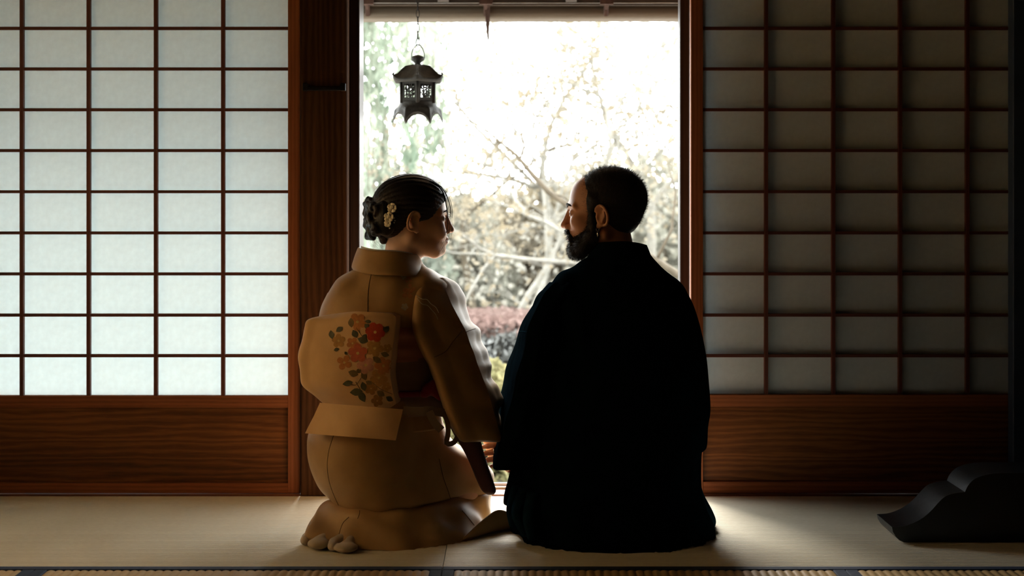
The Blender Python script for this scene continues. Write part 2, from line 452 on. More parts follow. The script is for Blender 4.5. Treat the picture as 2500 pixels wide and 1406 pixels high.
# eaves: rafters and boards
ev = empty('eaves', (0, 0.7, 1.9)); tag(ev, 'dark boarded eaves over the doorway', kind='structure')
gy = 0.92; gz = W(0, 33, gy).z
e0z, e1z = 1.98, gz + .075
M['soffit'] = wood('pale_bounce_soffit', hexlin(120,96,72), hexlin(160,134,104), hexlin(186,160,130), 'x', rough=0.7, scale=8)  # underside boards paled to throw more light onto the paper panes
MB().add([(-5,.12,e0z),(5,.12,e0z),(5,gy+.09,e1z-.02),(-5,gy+.09,e1z-.02),(-5,.12,e0z+.03),(5,.12,e0z+.03),(5,gy+.09,e1z+.01),(-5,gy+.09,e1z+.01)],
         [(0,3,2,1),(4,5,6,7),(0,1,5,4),(1,2,6,5),(2,3,7,6),(3,0,4,7)]).build('soffit', M['soffit'], ev)  # boards run past the gutter to keep sky glare off it
for k in range(22):
    x = -4.9 + k*.465
    MB().add([(x-.02,.12,e0z-.05),(x+.02,.12,e0z-.05),(x+.02,gy-.06,e1z-.045),(x-.02,gy-.06,e1z-.045),(x-.02,.12,e0z),(x+.02,.12,e0z),(x+.02,gy-.06,e1z),(x-.02,gy-.06,e1z)],
         [(0,3,2,1),(4,5,6,7),(0,1,5,4),(1,2,6,5),(2,3,7,6),(3,0,4,7)]).build('rafter', M['eave'], ev)
MB().box(-5, 5, gy-.06, gy-.03, e1z-.052, e1z+.01).build('fascia', M['eave'], ev)
gt = empty('rain_gutter', (0, gy, gz)); tag(gt, 'round bamboo rain gutter with rusty brackets under the eaves', 'gutter')
g = MB(); rr = .031
g.tube([(-4.5+i*.5, gy, gz + .0015*math.sin(i*2.1)) for i in range(19)], rr, 20)
g.build('gutter_pipe', M['bamboo'], gt, smooth=True)
MB().tube([(-4.5, gy-.064, gz+.030), (4.5, gy-.064, gz+.030)], .0016, 6).build('wire', M['steel'], gt)
for i, px in enumerate((610, 900, 1187, 1478, 1770)):
    c = W(px, 0, gy).x
    q = MB().box(c-.024, c+.024, gy-.082, gy-.061, gz+.024, gz+.075)
    q.tube([(c, gy-.070, gz+.04), (c, gy-.045, gz+.012), (c, gy-.034, gz-.012)], .009, 6)
    br = q.build('bracket', M['rust'], gt)
    if i == 2:
        z0 = W(0, 100, gy-.04).z
        MB().tube([(c+.004, gy-.042, gz+.045), (c+.004, gy-.042, gz+.005), (c+.006, gy-.040, gz-.03), (c+.007, gy-.04, z0)], [.012, .011, .008, .0015], 6).build('drip_spike', M['rust'], gt)

# ---------------------------------------------------------------- plants
rng = random.Random(11)
nrg = np.random.default_rng(5)
def leaves(centers, size, jitter=0.5, aspect=1.8, tilt=None):
    """one quad per centre, random orientation (optionally hanging)"""
    c = np.asarray(centers, dtype=np.float64); n = len(c)
    d1 = nrg.normal(size=(n, 3)); 
    if tilt is not None: d1 = d1*0.35 + np.asarray(tilt)[None, :]
    d1 /= np.linalg.norm(d1, axis=1)[:, None]
    d2 = nrg.normal(size=(n, 3)); d2 -= d1*np.sum(d1*d2, 1)[:, None]; d2 /= np.linalg.norm(d2, axis=1)[:, None]
    s = size*(1-jitter+2*jitter*nrg.random(n))[:, None]
    a = d1*s*aspect/2; b_ = d2*s/2
    nn = np.cross(d1, d2)*s*0.12
    V = np.stack([c-a, c-b_+nn, c+a, c+b_+nn], 1).reshape(-1, 3)
    i = np.arange(n)*4
    return V, np.stack([i, i+1, i+2, i+3], 1)

def branch_tree(base, top_dir, length, r0, depth, spread, seedv, ends=None, shrink=0.72, kids=(2, 3), droop=0.0):
    R = random.Random(seedv); mb = MB(); pts_out = []
    def grow(p, d, l, r, k):
        n = 4; pts = [p]; rad = [r]; q = Vector(p); dd = Vector(d)
        for i in range(n):
            dd = (dd + Vector((R.gauss(0, .16), R.gauss(0, .16), R.gauss(0, .10) - droop*(depth-k)*.08))).normalized()
            q = q + dd*(l/n); pts.append(q.copy()); rad.append(r*(1-.32*(i+1)/n))
        mb.tube(pts, rad, 5 if k < depth else 7, cap=(k == 0))
        if k <= 1:
            for s in (1, 2, 3, 4): pts_out.append(tuple(pts[s]))
        if k > 0:
            for c in range(R.choice(kids)):
                nd = (dd + Vector((R.gauss(0, spread), R.gauss(0, spread), R.gauss(0.05, spread*.7)))).normalized()
                grow(pts[-1] if c else pts[-1], nd, l*shrink*R.uniform(.8, 1.15), rad[-1]*.74, k-1)
            if R.random() < .8:
                nd = (dd*.5 + Vector((R.gauss(0, spread*1.4), R.gauss(0, spread*1.4), R.gauss(0.1, spread)))).normalized()
                grow(pts[2], nd, l*shrink*.85, rad[2]*.6, k-1)
    grow(Vector(base), Vector(top_dir).normalized(), length, r0, depth)
    return mb, pts_out

M['bark_pale'] = mottled('pale_lichen_bark', (.13,.12,.10,1), (.21,.20,.175,1), 18, 0.9, 0.6, 60)
M['bark'] = mottled('brown_bark', (.05,.040,.026,1), (.09,.072,.05,1), 18, 0.9, 0.6, 60)
M['leaf_ochre'] = leaf_mat('ochre_spring_leaf', (0.15, 0.125, 0.085, 1), (0.25, 0.22, 0.17, 1), 1.5, 0.45)
M['leaf_cream'] = leaf_mat('cream_blossom_leaf', (0.19, 0.178, 0.15, 1), (0.29, 0.28, 0.25, 1), 1.5, 0.45)
M['leaf_green'] = leaf_mat('soft_green_leaf', (.12,.155,.115,1), (.32,.34,.28,1), 2.0, 0.35)
M['leaf_sage'] = leaf_mat('sage_green_leaf', (0.165, 0.185, 0.155, 1), (0.25, 0.265, 0.22, 1), 2.0, 0.3)  # sage, olive and hedge colours paled in place of garden haze
M['leaf_olive'] = leaf_mat('grey_olive_leaf', (0.18, 0.176, 0.145, 1), (0.27, 0.262, 0.22, 1), 1.2, 0.3)
M['leaf_red'] = leaf_mat('russet_hedge_tip', (.15,.10,.088,1), (.20,.145,.13,1), 3.0, 0.3)
M['leaf_grey'] = leaf_mat('grey_hedge_twig', (0.14, 0.143, 0.137, 1), (0.22, 0.222, 0.215, 1), 6.0, 0.25)
M['leaf_yellow'] = leaf_mat('yellow_green_leaf', (0.16, 0.155, 0.08, 1), (0.27, 0.24, 0.125, 1), 5.0, 0.3)

def tree(name, label, cat, base, lean, length, r0, depth, spread, seedv, bark, leafm, nl, lsize, scatter=.12, droop=0.0, shrink=.72, group=None):
    root = empty(name, base); tag(root, label, cat, group)
    mb, ends = branch_tree(base, lean, length, r0*.62, depth, spread, seedv, droop=droop, shrink=shrink)
    mb.build('trunk', bark, root, smooth=True)
    if nl:
        e = np.array(ends); c = e[nrg.integers(0, len(e), nl)] + nrg.normal(size=(nl, 3))*scatter
        V, Fq = leaves(c, lsize)
        o = np_mesh('foliage', V, Fq, leafm, root, smooth=False); o['kind'] = 'stuff'
    return root

G = 'garden trees beyond the hedge'
def at_ground(px, y):  return (W(px, 0, y).x, y, GZ)
tree('garden_tree', 'pale slender tree with forked trunk seen between the two people', 'tree', at_ground(1222, 6.6), (.04, .1, 1), 1.15, .055, 5, .42, 3, M['bark_pale'], M['leaf_cream'], 1500, .03, .10, group=G)
tree('garden_tree', 'white leaning tree trunk just left of the man', 'tree', at_ground(1300, 7.4), (-.10, 0, 1), 1.35, .06, 5, .45, 8, M['bark_pale'], M['leaf_cream'], 1800, .03, .12, group=G)
tree('garden_tree', 'ochre leafed tree above the man', 'tree', at_ground(1590, 8.2), (-.05, 0, 1), 1.5, .09, 6, .48, 21, M['bark_pale'], M['leaf_ochre'], 5000, .032, .15, group=G)
tree('garden_tree', 'ochre leafed tree by the right door jamb', 'tree', at_ground(1700, 6.2), (-.16, .1, 1), 1.25, .07, 6, .50, 5, M['bark_pale'], M['leaf_ochre'], 4200, .028, .12, group=G)
tree('garden_tree', 'thin bare tree at the right of the woman\'s face', 'tree', at_ground(1150, 9.0), (-.08, 0, 1), 1.4, .06, 5, .40, 14, M['bark'], M['leaf_ochre'], 1200, .03, .10, group=G)
tree('garden_tree', 'pale distant tree in the middle of the view', 'tree', at_ground(1430, 11.5), (.02, 0, 1), 1.9, .09, 6, .46, 33, M['bark_pale'], M['leaf_cream'], 2600, .038, .18, group=G)
# bare tree whose long branch reaches in from the right
bb = empty('bare_tree', at_ground(1765, 3.4)); tag(bb, 'bare tree whose long branch reaches up to the left across the white sky', 'tree')
main = [Vector(at_ground(1765, 3.4)), W(1745, 900, 3.4)] + [W(p[0], p[1], 3.4) for p in ((1700, 700), (1560, 610), (1450, 545), (1340, 470), (1290, 415), (1262, 380), (1225, 350), (1185, 318), (1138, 285))]
MB().tube(main, [.035, .030, .024, .021, .018, .015, .013, .010, .007, .005, .002], 7).build('trunk', M['bark'], bb, smooth=True)
for pts_, r_ in ((((1268,392),(1280,360),(1275,330),(1266,300)), .008), (((1340,470),(1375,480),(1400,500)), .007), (((1450,545),(1430,480),(1445,430)), .008), (((1225,350),(1210,345),(1195,340)), .003), (((1600,640),(1640,560),(1650,470),(1630,400)), .010)):
    MB().tube([W(p[0], p[1], 3.4) for p in pts_], [r_*(1-.75*i/(len(pts_)-1)) for i in range(len(pts_))], 6).build('twig', M['bark'], bb, smooth=True)
# drooping evergreen at the left edge
cr_ = empty('weeping_evergreen', at_ground(800, 5.6)); tag(cr_, 'drooping soft green evergreen behind the hanging lantern', 'tree')
t_ = MB(); tp = [Vector(at_ground(800, 5.6)) + Vector((.05*math.sin(i), 0, i*.55)) for i in range(8)]
t_.tube(tp, [.14-.012*i for i in range(8)], 9); 
cs = []
for i in range(85):
    x0 = W(rng.uniform(835, 1085) if rng.random() < .65 else rng.uniform(780, 960), 0, 5.6).x; y0 = 5.6+rng.uniform(-.7, .7)
    zt = rng.uniform(1.4, 3.2); ln = rng.uniform(.5, 1.5)*(1.25 if x0 < -.9 else .7)
    p = Vector((x0, y0, zt)); tw = [tuple(p)]
    for k in range(int(ln/.05)):
        p = p + Vector((rng.gauss(0, .007), rng.gauss(0, .007), -.05)); cs.append((p.x+rng.gauss(0,.012), p.y+rng.gauss(0,.012), p.z))
        if k % 4 == 0: tw.append(tuple(p))
    t_.tube(tw, .003, 4, cap=False)
t_.build('trunk', M['bark'], cr_, smooth=True)
V, Fq = leaves(np.repeat(np.array(cs), 2, 0) + nrg.normal(size=(2*len(cs), 3))*.014, .034, aspect=2.6, tilt=(0, 0, -1))
o = np_mesh('foliage', V, Fq, M['leaf_green'], cr_, smooth=False); o['kind'] = 'stuff'
# distant shrubs that close the view below the sky
def blob_bush(name, label, cat, c, r, n, lsize, m_leaf, group=None, m_stem=None, top=None):
    root = empty(name, (c[0], c[1], GZ)); tag(root, label, cat, group)
    d = nrg.normal(size=(n, 3)); d /= np.linalg.norm(d, axis=1)[:, None]
    d[:, 2] = np.abs(d[:, 2])
    lump = 1 + .12*np.sin(d[:, 0]*7+c[0]*3)*np.sin(d[:, 1]*6+1)*np.cos(d[:, 2]*5)
    rad = (nrg.random(n)**.25)*lump
    P = np.array([c[0], c[1], GZ]) + d*np.array(r)*rad[:, None]
    V, Fq = leaves(P, lsize)
    o = np_mesh('foliage', V, Fq, m_leaf, root, smooth=False); o['kind'] = 'stuff'
    s = MB()
    for k in range(7):
        a = k*.9; s.tube([(c[0], c[1], GZ), (c[0]+.3*r[0]*math.cos(a), c[1]+.3*r[1]*math.sin(a), GZ+.4*r[2]), (c[0]+.62*r[0]*math.cos(a), c[1]+.62*r[1]*math.sin(a), GZ+.66*r[2])], [.02, .014, .006], 5)
    s.build('stem', m_stem or M['bark'], root, smooth=True)
    return root
gS = 'shrubs closing the view beyond the hedge'
for i, (px, y, rx, rz, mm, lab) in enumerate((
    (905, 9.5, .9, 2.05, 'leaf_sage', 'sage green shrub behind the woman\'s hair bun'), (1040, 11, 1.1, 1.75, 'leaf_olive', 'grey olive shrub behind the woman\'s face'),
    (1170, 12.5, 1.2, 1.6, 'leaf_olive', 'low grey olive shrub between the two people'), (1330, 12, 1.1, 1.75, 'leaf_ochre', 'pale ochre shrub behind the man\'s face'),
    (1480, 13, 1.3, 2.0, 'leaf_ochre', 'tall pale ochre shrub behind the man\'s head'), (1640, 11, 1.2, 2.1, 'leaf_olive', 'grey olive shrub beside the right door jamb'))):
    c = at_ground(px, y); blob_bush('garden_shrub', lab, 'shrub', c, (rx, .8, rz), 9000, .052, M[mm], gS)
# clipped hedge
hy0, hy1 = 4.6, 5.7; hz = W(0, 788, hy0).z
hd = empty('clipped_hedge', (0, 5.1, GZ)); tag(hd, 'clipped grey twiggy hedge with a russet red top', 'hedge')
n = 26000
P = np.stack([nrg.uniform(-1.9, 2.2, n), hy0 + (nrg.random(n)**2)*(hy1-hy0), nrg.uniform(GZ+.02, hz-.05, n)], 1)
V, Fq = leaves(P, .030, aspect=2.2); o = np_mesh('twigs', V, Fq, M['leaf_grey'], hd, smooth=False); o['kind'] = 'stuff'
n = 20000
P = np.stack([nrg.uniform(-1.9, 2.2, n), nrg.uniform(hy0, hy1, n), hz-.06+.07*nrg.random(n) + 0*nrg.random(n)], 1)
P[:, 2] -= .08*(nrg.random(n)**3)*(P[:, 1] < hy0+.1)
V, Fq = leaves(P, .030); o = np_mesh('leaf_tips', V, Fq, M['leaf_red'], hd, smooth=False); o['kind'] = 'stuff'
MB().box(-1.88, 2.18, hy0+.25, hy1-.02, GZ, hz-.09).build('core', M['leaf_grey'], hd)
c = at_ground(1190, 3.7)
blob_bush('garden_shrub', 'small yellow green bush in front of the hedge, between the two people', 'shrub', (c[0], 3.7, GZ), (.30, .3, W(0, 880, 3.7).z-GZ), 5200, .034, M['leaf_yellow'])
# ================================================================ FIGURES: tools
from mathutils.bvhtree import BVHTree

class Field:
    """signed distance field on a grid; shapes blend smoothly; meshed by surface nets"""
    def __init__(self, lo, hi, h):
        self.lo = np.array(lo, float); self.h = h
        self.n = np.ceil((np.array(hi, float)-self.lo)/h).astype(int)+1
        self.ax = [(self.lo[i] + h*np.arange(self.n[i])).astype(np.float32) for i in range(3)]
        self.D = np.full(self.n, 0.5, np.float32)
    def _sl(self, lo, hi, m):
        s = []
        for i in range(3):
            a = int(max(0, math.floor((lo[i]-m-self.lo[i])/self.h))); b = int(min(self.n[i], math.ceil((hi[i]+m-self.lo[i])/self.h)+1))
            if b <= a: return None
            s.append(slice(a, b))
        return tuple(s)
    def _grid(self, s):
        return np.meshgrid(self.ax[0][s[0]], self.ax[1][s[1]], self.ax[2][s[2]], indexing='ij')
    def _op(self, s, d, op, k):
        a = self.D[s]
        if op == 'add':
            t = np.clip(.5+.5*(a-d)/k, 0, 1); self.D[s] = a*(1-t)+d*t-k*t*(1-t)
        else:
            d = -d; t = np.clip(.5-.5*(a-d)/k, 0, 1); self.D[s] = a*(1-t)+d*t+k*t*(1-t)
    def ell(self, c, r, k=.01, op='add', rot=None):
        R_ = max(r) if rot is not None else None
        lo = [c[i]-(R_ or r[i]) for i in range(3)]; hi = [c[i]+(R_ or r[i]) for i in range(3)]
        s = self._sl(lo, hi, k*1.5+.012)
        if s is None: return self
        X, Y, Z = self._grid(s); X = X-c[0]; Y = Y-c[1]; Z = Z-c[2]
        if rot is not None:
            Rm = np.array(rot.to_3x3().inverted()) if hasattr(rot, 'to_3x3') else np.array(rot)
            X, Y, Z = [Rm[i][0]*X+Rm[i][1]*Y+Rm[i][2]*Z for i in range(3)]
        k0 = np.sqrt((X/r[0])**2+(Y/r[1])**2+(Z/r[2])**2); k1 = np.sqrt((X/r[0]**2)**2+(Y/r[1]**2)**2+(Z/r[2]**2)**2)+1e-6
        self._op(s, (k0*(k0-1)/k1).astype(np.float32), op, k); return self
    def cap(self, a, b, ra, rb=None, k=.01, op='add'):
        rb = ra if rb is None else rb; R_ = max(ra, rb)
        lo = [min(a[i], b[i])-R_ for i in range(3)]; hi = [max(a[i], b[i])+R_ for i in range(3)]
        s = self._sl(lo, hi, k*1.5+.012)
        if s is None: return self
        X, Y, Z = self._grid(s)
        ab = [b[i]-a[i] for i in range(3)]; L2 = sum(q*q for q in ab)+1e-12
        t = np.clip(((X-a[0])*ab[0]+(Y-a[1])*ab[1]+(Z-a[2])*ab[2])/L2, 0, 1)
        d = np.sqrt((X-a[0]-t*ab[0])**2+(Y-a[1]-t*ab[1])**2+(Z-a[2]-t*ab[2])**2) - (ra+(rb-ra)*t)
        self._op(s, d.astype(np.float32), op, k); return self
    def chain(self, pts, rs, k=.01, op='add'):
        for i in range(len(pts)-1):
            self.cap(pts[i], pts[i+1], rs[i] if hasattr(rs, '__len__') else rs, rs[i+1] if hasattr(rs, '__len__') else rs, k, op)
        return self
    def mesh(self, smooth=1):
        D = self.D; n = self.n; e_ = .4*self.h
        for ax in range(3):
            for q in (0, -1):
                s_ = [slice(None)]*3; s_[ax] = q; D[tuple(s_)] = np.maximum(D[tuple(s_)], e_)
        Sg = D < 0
        cnt = np.zeros(n-1, np.int8)
        for i in (0, 1):
            for j in (0, 1):
                for k in (0, 1):
                    cnt += Sg[i:n[0]-1+i, j:n[1]-1+j, k:n[2]-1+k]
        act = np.argwhere((cnt > 0) & (cnt < 8))
        idx = np.full(n-1, -1, np.int64); idx[act[:, 0], act[:, 1], act[:, 2]] = np.arange(len(act))
        P = np.zeros((len(act), 3)); C = np.zeros(len(act))
        off = [(i, j, k) for i in (0, 1) for j in (0, 1) for k in (0, 1)]
        val = {o_: D[act[:, 0]+o_[0], act[:, 1]+o_[1], act[:, 2]+o_[2]] for o_ in off}
        for a in off:
            for ax in range(3):
                if a[ax] == 0:
                    b = list(a); b[ax] = 1; b = tuple(b)
                    va, vb = val[a], val[b]; m = (va < 0) != (vb < 0)
                    t = np.where(m, va/np.where(m, va-vb, 1), 0)
                    q = np.array(a, float)[None, :]+np.zeros((len(act), 3)); q[:, ax] += t
                    P[m] += q[m]; C[m] += 1
        V = (act+P/C[:, None])*self.h+self.lo
        Fs = []
        for ax in range(3):
            u, v = (ax+1) % 3, (ax+2) % 3
            s0 = [slice(None)]*3; s1 = [slice(None)]*3
            s0[ax] = slice(0, -1); s1[ax] = slice(1, None)
            a = Sg[tuple(s0)]; b = Sg[tuple(s1)]
            e = np.argwhere(a != b)
            e = e[(e[:, u] > 0) & (e[:, v] > 0) & (e[:, u] < n[u]-1) & (e[:, v] < n[v]-1)]
            fl = a[e[:, 0], e[:, 1], e[:, 2]]
            def at(du, dv):
                q = e.copy(); q[:, u] -= du; q[:, v] -= dv
                return idx[q[:, 0], q[:, 1], q[:, 2]]
            Q = np.stack([at(1, 1), at(0, 1), at(0, 0), at(1, 0)], 1)
            Q[~fl] = Q[~fl][:, ::-1]
            Fs.append(Q)
        Fq = np.concatenate(Fs)
        for _ in range(smooth):
            A = np.zeros_like(V); c = np.zeros(len(V))
            for i in range(4):
                np.add.at(A, Fq[:, i], V[Fq[:, (i+1) % 4]]); np.add.at(c, Fq[:, i], 1)
            V = .5*V+.5*A/np.maximum(c, 1)[:, None]
        return V, Fq

def catmull(P, n, closed, sharp=None):
    """P (K,...) control points -> n samples along axis 0"""
    P = np.asarray(P, float); K = len(P)
    if closed:
        T = (np.roll(P, -1, 0)-np.roll(P, 1, 0))/2
    else:
        T = np.zeros_like(P); T[1:-1] = (P[2:]-P[:-2])/2; T[0] = P[1]-P[0]; T[-1] = P[-1]-P[-2]
    if sharp is not None:
        for i in sharp: T[i] = 0
    seg = K if closed else K-1
    t = np.linspace(0, seg, n, endpoint=not closed)
    i = np.minimum(t.astype(int), seg-1); f = (t-i).reshape((-1,)+(1,)*(P.ndim-1))
    j = (i+1) % K
    h00 = 2*f**3-3*f**2+1; h10 = f**3-2*f**2+f; h01 = -2*f**3+3*f**2; h11 = f**3-f**2
    return h00*P[i]+h10*T[i]+h01*P[j]+h11*T[j]

def loft(rows, nu, nv, closed=True, sharp=None, disp=None, cap0=True, cap1=True):
    """rows (R,K,3) -> smooth surface; rows go bottom to top, points counter-clockwise seen from above"""
    R_ = np.asarray([[tuple(p) for p in r] for r in rows], float)
    G_ = catmull(R_, nv, False)
    G_ = np.swapaxes(catmull(np.swapaxes(G_, 0, 1), nu, closed, sharp), 0, 1)
    if disp is not None:
        du = np.roll(G_, -1, 1)-np.roll(G_, 1, 1); dv = np.gradient(G_, axis=0)
        N_ = np.cross(du, dv); N_ /= np.linalg.norm(N_, axis=2)[..., None]+1e-9
        G_ = G_+N_*disp(G_[..., 0], G_[..., 1], G_[..., 2], np.linspace(0, 1, nu)[None, :], np.linspace(0, 1, nv)[:, None])[..., None]
    V = G_.reshape(-1, 3)
    i = np.arange(nv-1)[:, None]*nu; k = np.arange(nu if closed else nu-1)[None, :]
    k2 = (k+1) % nu
    Fq = np.stack([(i+k).ravel(), (i+k2).ravel(), (i+nu+k2).ravel(), (i+nu+k).ravel()], 1)
    if closed and (cap0 or cap1):
        ex = []; ff = []
        for do, r in ((cap0, 0), (cap1, nv-1)):
            if not do: continue
            c = len(V)+len(ex); ex.append(G_[r].mean(0))
            for q in range(nu):
                a, b = r*nu+q, r*nu+(q+1) % nu
                ff.append((b, a, c, c) if r == 0 else (a, b, c, c))
        V = np.concatenate([V, np.array(ex)]); 
        tri = np.array(ff)
        return V, Fq, tri[:, :3]
    return V, Fq, None

def loft_obj(name, m, parent, rows, nu, nv, angle=None, label=None, **kw):
    V, Fq, tri = loft(rows, nu, nv, **kw)
    me = bpy.data.meshes.new(name)
    me.from_pydata([tuple(v) for v in V], [], [tuple(q) for q in Fq.tolist()] + ([tuple(q) for q in tri.tolist()] if tri is not None else []))
    bm = bmesh.new(); bm.from_mesh(me); bmesh.ops.recalc_face_normals(bm, faces=list(bm.faces)); bm.to_mesh(me); bm.free()
    me.shade_smooth()
    if angle: me.set_sharp_from_angle(angle=math.radians(angle))
    o = link_mesh(name, me, m, parent)
    if label: o['label'] = label
    return o

def ring(px_l, px_r, py, yc, hd, n=20, e=2.2, tilt=0.0, skew=0.0):
    """rounded horizontal slice of a body between two silhouette pixels at height py"""
    a = W(px_l, py, yc); b = W(px_r, py, yc); cx = (a.x+b.x)/2; rx = (b.x-a.x)/2; z = a.z
    out = []
    for k in range(n):
        t = 2*math.pi*k/n; c, s = math.cos(t), math.sin(t)
        x = math.copysign(abs(c)**(2/e), c)*rx; y = math.copysign(abs(s)**(2/e), s)*hd
        out.append((cx+x+skew*y, yc+y, max(z+tilt*x, 0.0015)))
    return out

def hull2(c1, r1, c2, r2, z, n=24):
    """hull of two circles (back circle, front circle) at height z"""
    pts = []
    m = 240
    for k in range(m):
        t = 2*math.pi*k/m; d = (math.cos(t), math.sin(t))
        s1 = c1[0]*d[0]+c1[1]*d[1]+r1; s2 = c2[0]*d[0]+c2[1]*d[1]+r2
        c, r = (c1, r1) if s1 > s2 else (c2, r2)
        pts.append((c[0]+r*d[0], c[1]+r*d[1]))
    P = np.array(pts); Q = np.concatenate([P, P[:1]]); L_ = np.concatenate([[0], np.cumsum(np.linalg.norm(np.diff(Q, axis=0), axis=1))])
    t = np.linspace(0, L_[-1], n, endpoint=False)
    return [(float(np.interp(s, L_, Q[:, 0])), float(np.interp(s, L_, Q[:, 1])), z) for s in t]

def union_into(name, pieces, m, parent):
    """pieces: list of (V,Fq); exact union into one continuous mesh"""
    objs = []
    for V, Fq in pieces:
        me = np_mesh(name+'_piece', V, Fq, None, smooth=True, link=False)
        o = bpy.data.objects.new('piece', me); COL.objects.link(o); objs.append(o)
    base = objs[0]
    for o in objs[1:]:
        md = base.modifiers.new('u', 'BOOLEAN'); md.operation = 'UNION'; md.object = o
        try: md.solver = 'MANIFOLD'
        except Exception: md.solver = 'EXACT'
    bpy.context.view_layer.update()
    dg = bpy.context.evaluated_depsgraph_get()
    me = bpy.data.meshes.new_from_object(base.evaluated_get(dg))
    if len(me.polygons) < sum(len(f) for _, f in pieces)*.5:      # fall back: plain join
        bm = bmesh.new()
        for o in objs: bm.from_mesh(o.data)
        me = bpy.data.meshes.new(name); bm.to_mesh(me); bm.free()
    for o in objs: bpy.data.objects.remove(o)
    me.name = name; me.materials.clear(); me.shade_smooth()
    return link_mesh(name, me, m, parent)

def place(V, origin, facing, mirror=False):
    """local head/hand space (x forward, y left, z up) -> world"""
    f = np.array([facing[0], facing[1], 0.0]); f /= np.linalg.norm(f); l = np.array([-f[1], f[0], 0]); u = np.array([0, 0, 1.0])
    return np.asarray(origin)[None, :] + V[:, :1]*f+V[:, 1:2]*l+V[:, 2:3]*u

def head_field(sc, neck_r, neck_bot, woman):
    Fd = Field((-.15, -.115, -.27), (.15, .115, .15), .0027)
    S = lambda *p: tuple(p[i]*sc[i] for i in range(3))
    E = lambda c, r, k=.01, op='add', rot=None: Fd.ell(S(*c), S(*r), k, op, rot)
    m = sc[0]
    E((-.006, 0, .045), (.097, .0745, .083), .01)
    E((.045, 0, .050), (.053, .058, .054), .02)
    E((.040, 0, -.018), (.060, .056, .074), .02)
    E((.040, 0, -.058), (.052, .048, .036), .02)
    for s in (1, -1):
        Fd.cap(S(-.006, .050*s, -.046), S(.068, .018*s, -.088), .018*m, .016*m, .022)
        E((.067, .044*s, -.012), (.022, .018, .021), .018)
        if woman: E((.080, .034*s, -.034), (.017, .017, .017), .014)      # raised smiling cheek
    E((.086, 0, -.083), (.016, .018, .015), .014)
    E((.083, 0, -.051), (.021, .027, .024), .016)
    for s in (1, -1):
        Fd.cap(S(.0975, .010*s, .031), S(.076, .050*s, .029), .0095*m*(.8 if woman else 1), .008*m, .012)
        E((.105, .033*s, .009), (.014, .017, .0105), .010, 'sub')
        E((.0815, .033*s, .009), (.0145, .0150, .0135), .003)
        E((.0945, .033*s, .0085), (.004, .014, .0016), .002, 'sub')       # lid slit
    Fd.cap(S(.0975, 0, .026), S(.1145, 0, -.020), .0075*m, .0105*m, .008)
    E((.1165, 0, -.0225), (.0105, .0115, .0095), .006)
    for s in (1, -1):
        E((.1035, .0125*s, -.0275), (.0105, .0075, .0078), .005)
        E((.1075, .0065*s, -.0345), (.005, .0035, .004), .003, 'sub')
    E((.1025, 0, -.0485), (.0075, .021, .0050), .005)
    E((.1010, 0, -.0590), (.0080, .019, .0062), .005)
    Fd.cap(S(.110, 0, -.0535), S(.096, .024, -.0505 if woman else -.0535), .0016, .0012, .003, 'sub')
    Fd.cap(S(.110, 0, -.0535), S(.096, -.024, -.0505 if woman else -.0535), .0016, .0012, .003, 'sub')
    # neck
    Fd.chain([S(-.018, 0, -.020), S(-.022, 0, -.085), (-.038*m, 0, neck_bot)], [neck_r*1.02, neck_r, neck_r*1.1], .022)
    # ears
    for s in (1, -1):
        rim = []
        for k in range(15):
            a = math.radians(-150+k*20)
            ex, ez = -.020*math.sin(a+.0), .0
            t = math.radians(25+k*20.5)
            x = .0175*math.cos(t); z = .0265*math.sin(t)
            y = .0745+.006+max(0, -x)*.62
            rim.append(S(x-.005+.18*z, y*s, z+.004))
        E((-.004, .076*s, .002), (.017, .0075, .027), .004, rot=Matrix.Rotation(.40*s, 3, 'Z'))
        Fd.chain(rim, .0036*m, .003)
        inner = [S(-.011, .0835*s, .018), S(-.0125, .0845*s, .002), S(-.007, .083*s, -.010)]
        Fd.chain(inner, .0030*m, .004)
        E((.0015, .089*s, -.001), (.0075, .0095, .0125), .004, 'sub')
        E((-.0005, .089*s, .018), (.006, .006, .006), .004, 'sub')
        E((.004, .0775*s, -.0235), (.0075, .0045, .0085), .004)
    return Fd

def skin_material():
    m, nt, b = new_mat('warm_skin'); N = nt.nodes; L = nt.links
    tc = N.new('ShaderNodeTexCoord'); nz = N.new('ShaderNodeTexNoise'); nz.inputs['Scale'].default_value = 60; nz.inputs['Detail'].default_value = 5
    L.new(tc.outputs['Object'], nz.inputs['Vector'])
    at_ = N.new('ShaderNodeVertexColor'); at_.layer_name = 'tone'
    cr = N.new('ShaderNodeValToRGB'); e = cr.color_ramp.elements
    e[0].position = .3; e[0].color = (.93, .91, .89, 1); e[1].position = .7; e[1].color = (1, 1, 1, 1)
    L.new(nz.outputs['Fac'], cr.inputs['Fac'])
    mx = N.new('ShaderNodeMix'); mx.data_type = 'RGBA'; mx.blend_type = 'MULTIPLY'; mx.inputs['Factor'].default_value = 1
    L.new(at_.outputs['Color'], mx.inputs['A']); L.new(cr.outputs['Color'], mx.inputs['B'])
    L.new(mx.outputs['Result'], b.inputs['Base Color'])
    b.inputs['Roughness'].default_value = .5; b.inputs['Specular IOR Level'].default_value = .35
    b.inputs['Subsurface Weight'].default_value = .12; b.inputs['Subsurface Radius'].default_value = (.010, .004, .002)
    b.inputs['Subsurface Scale'].default_value = .6
    return m
M['skin'] = skin_material()

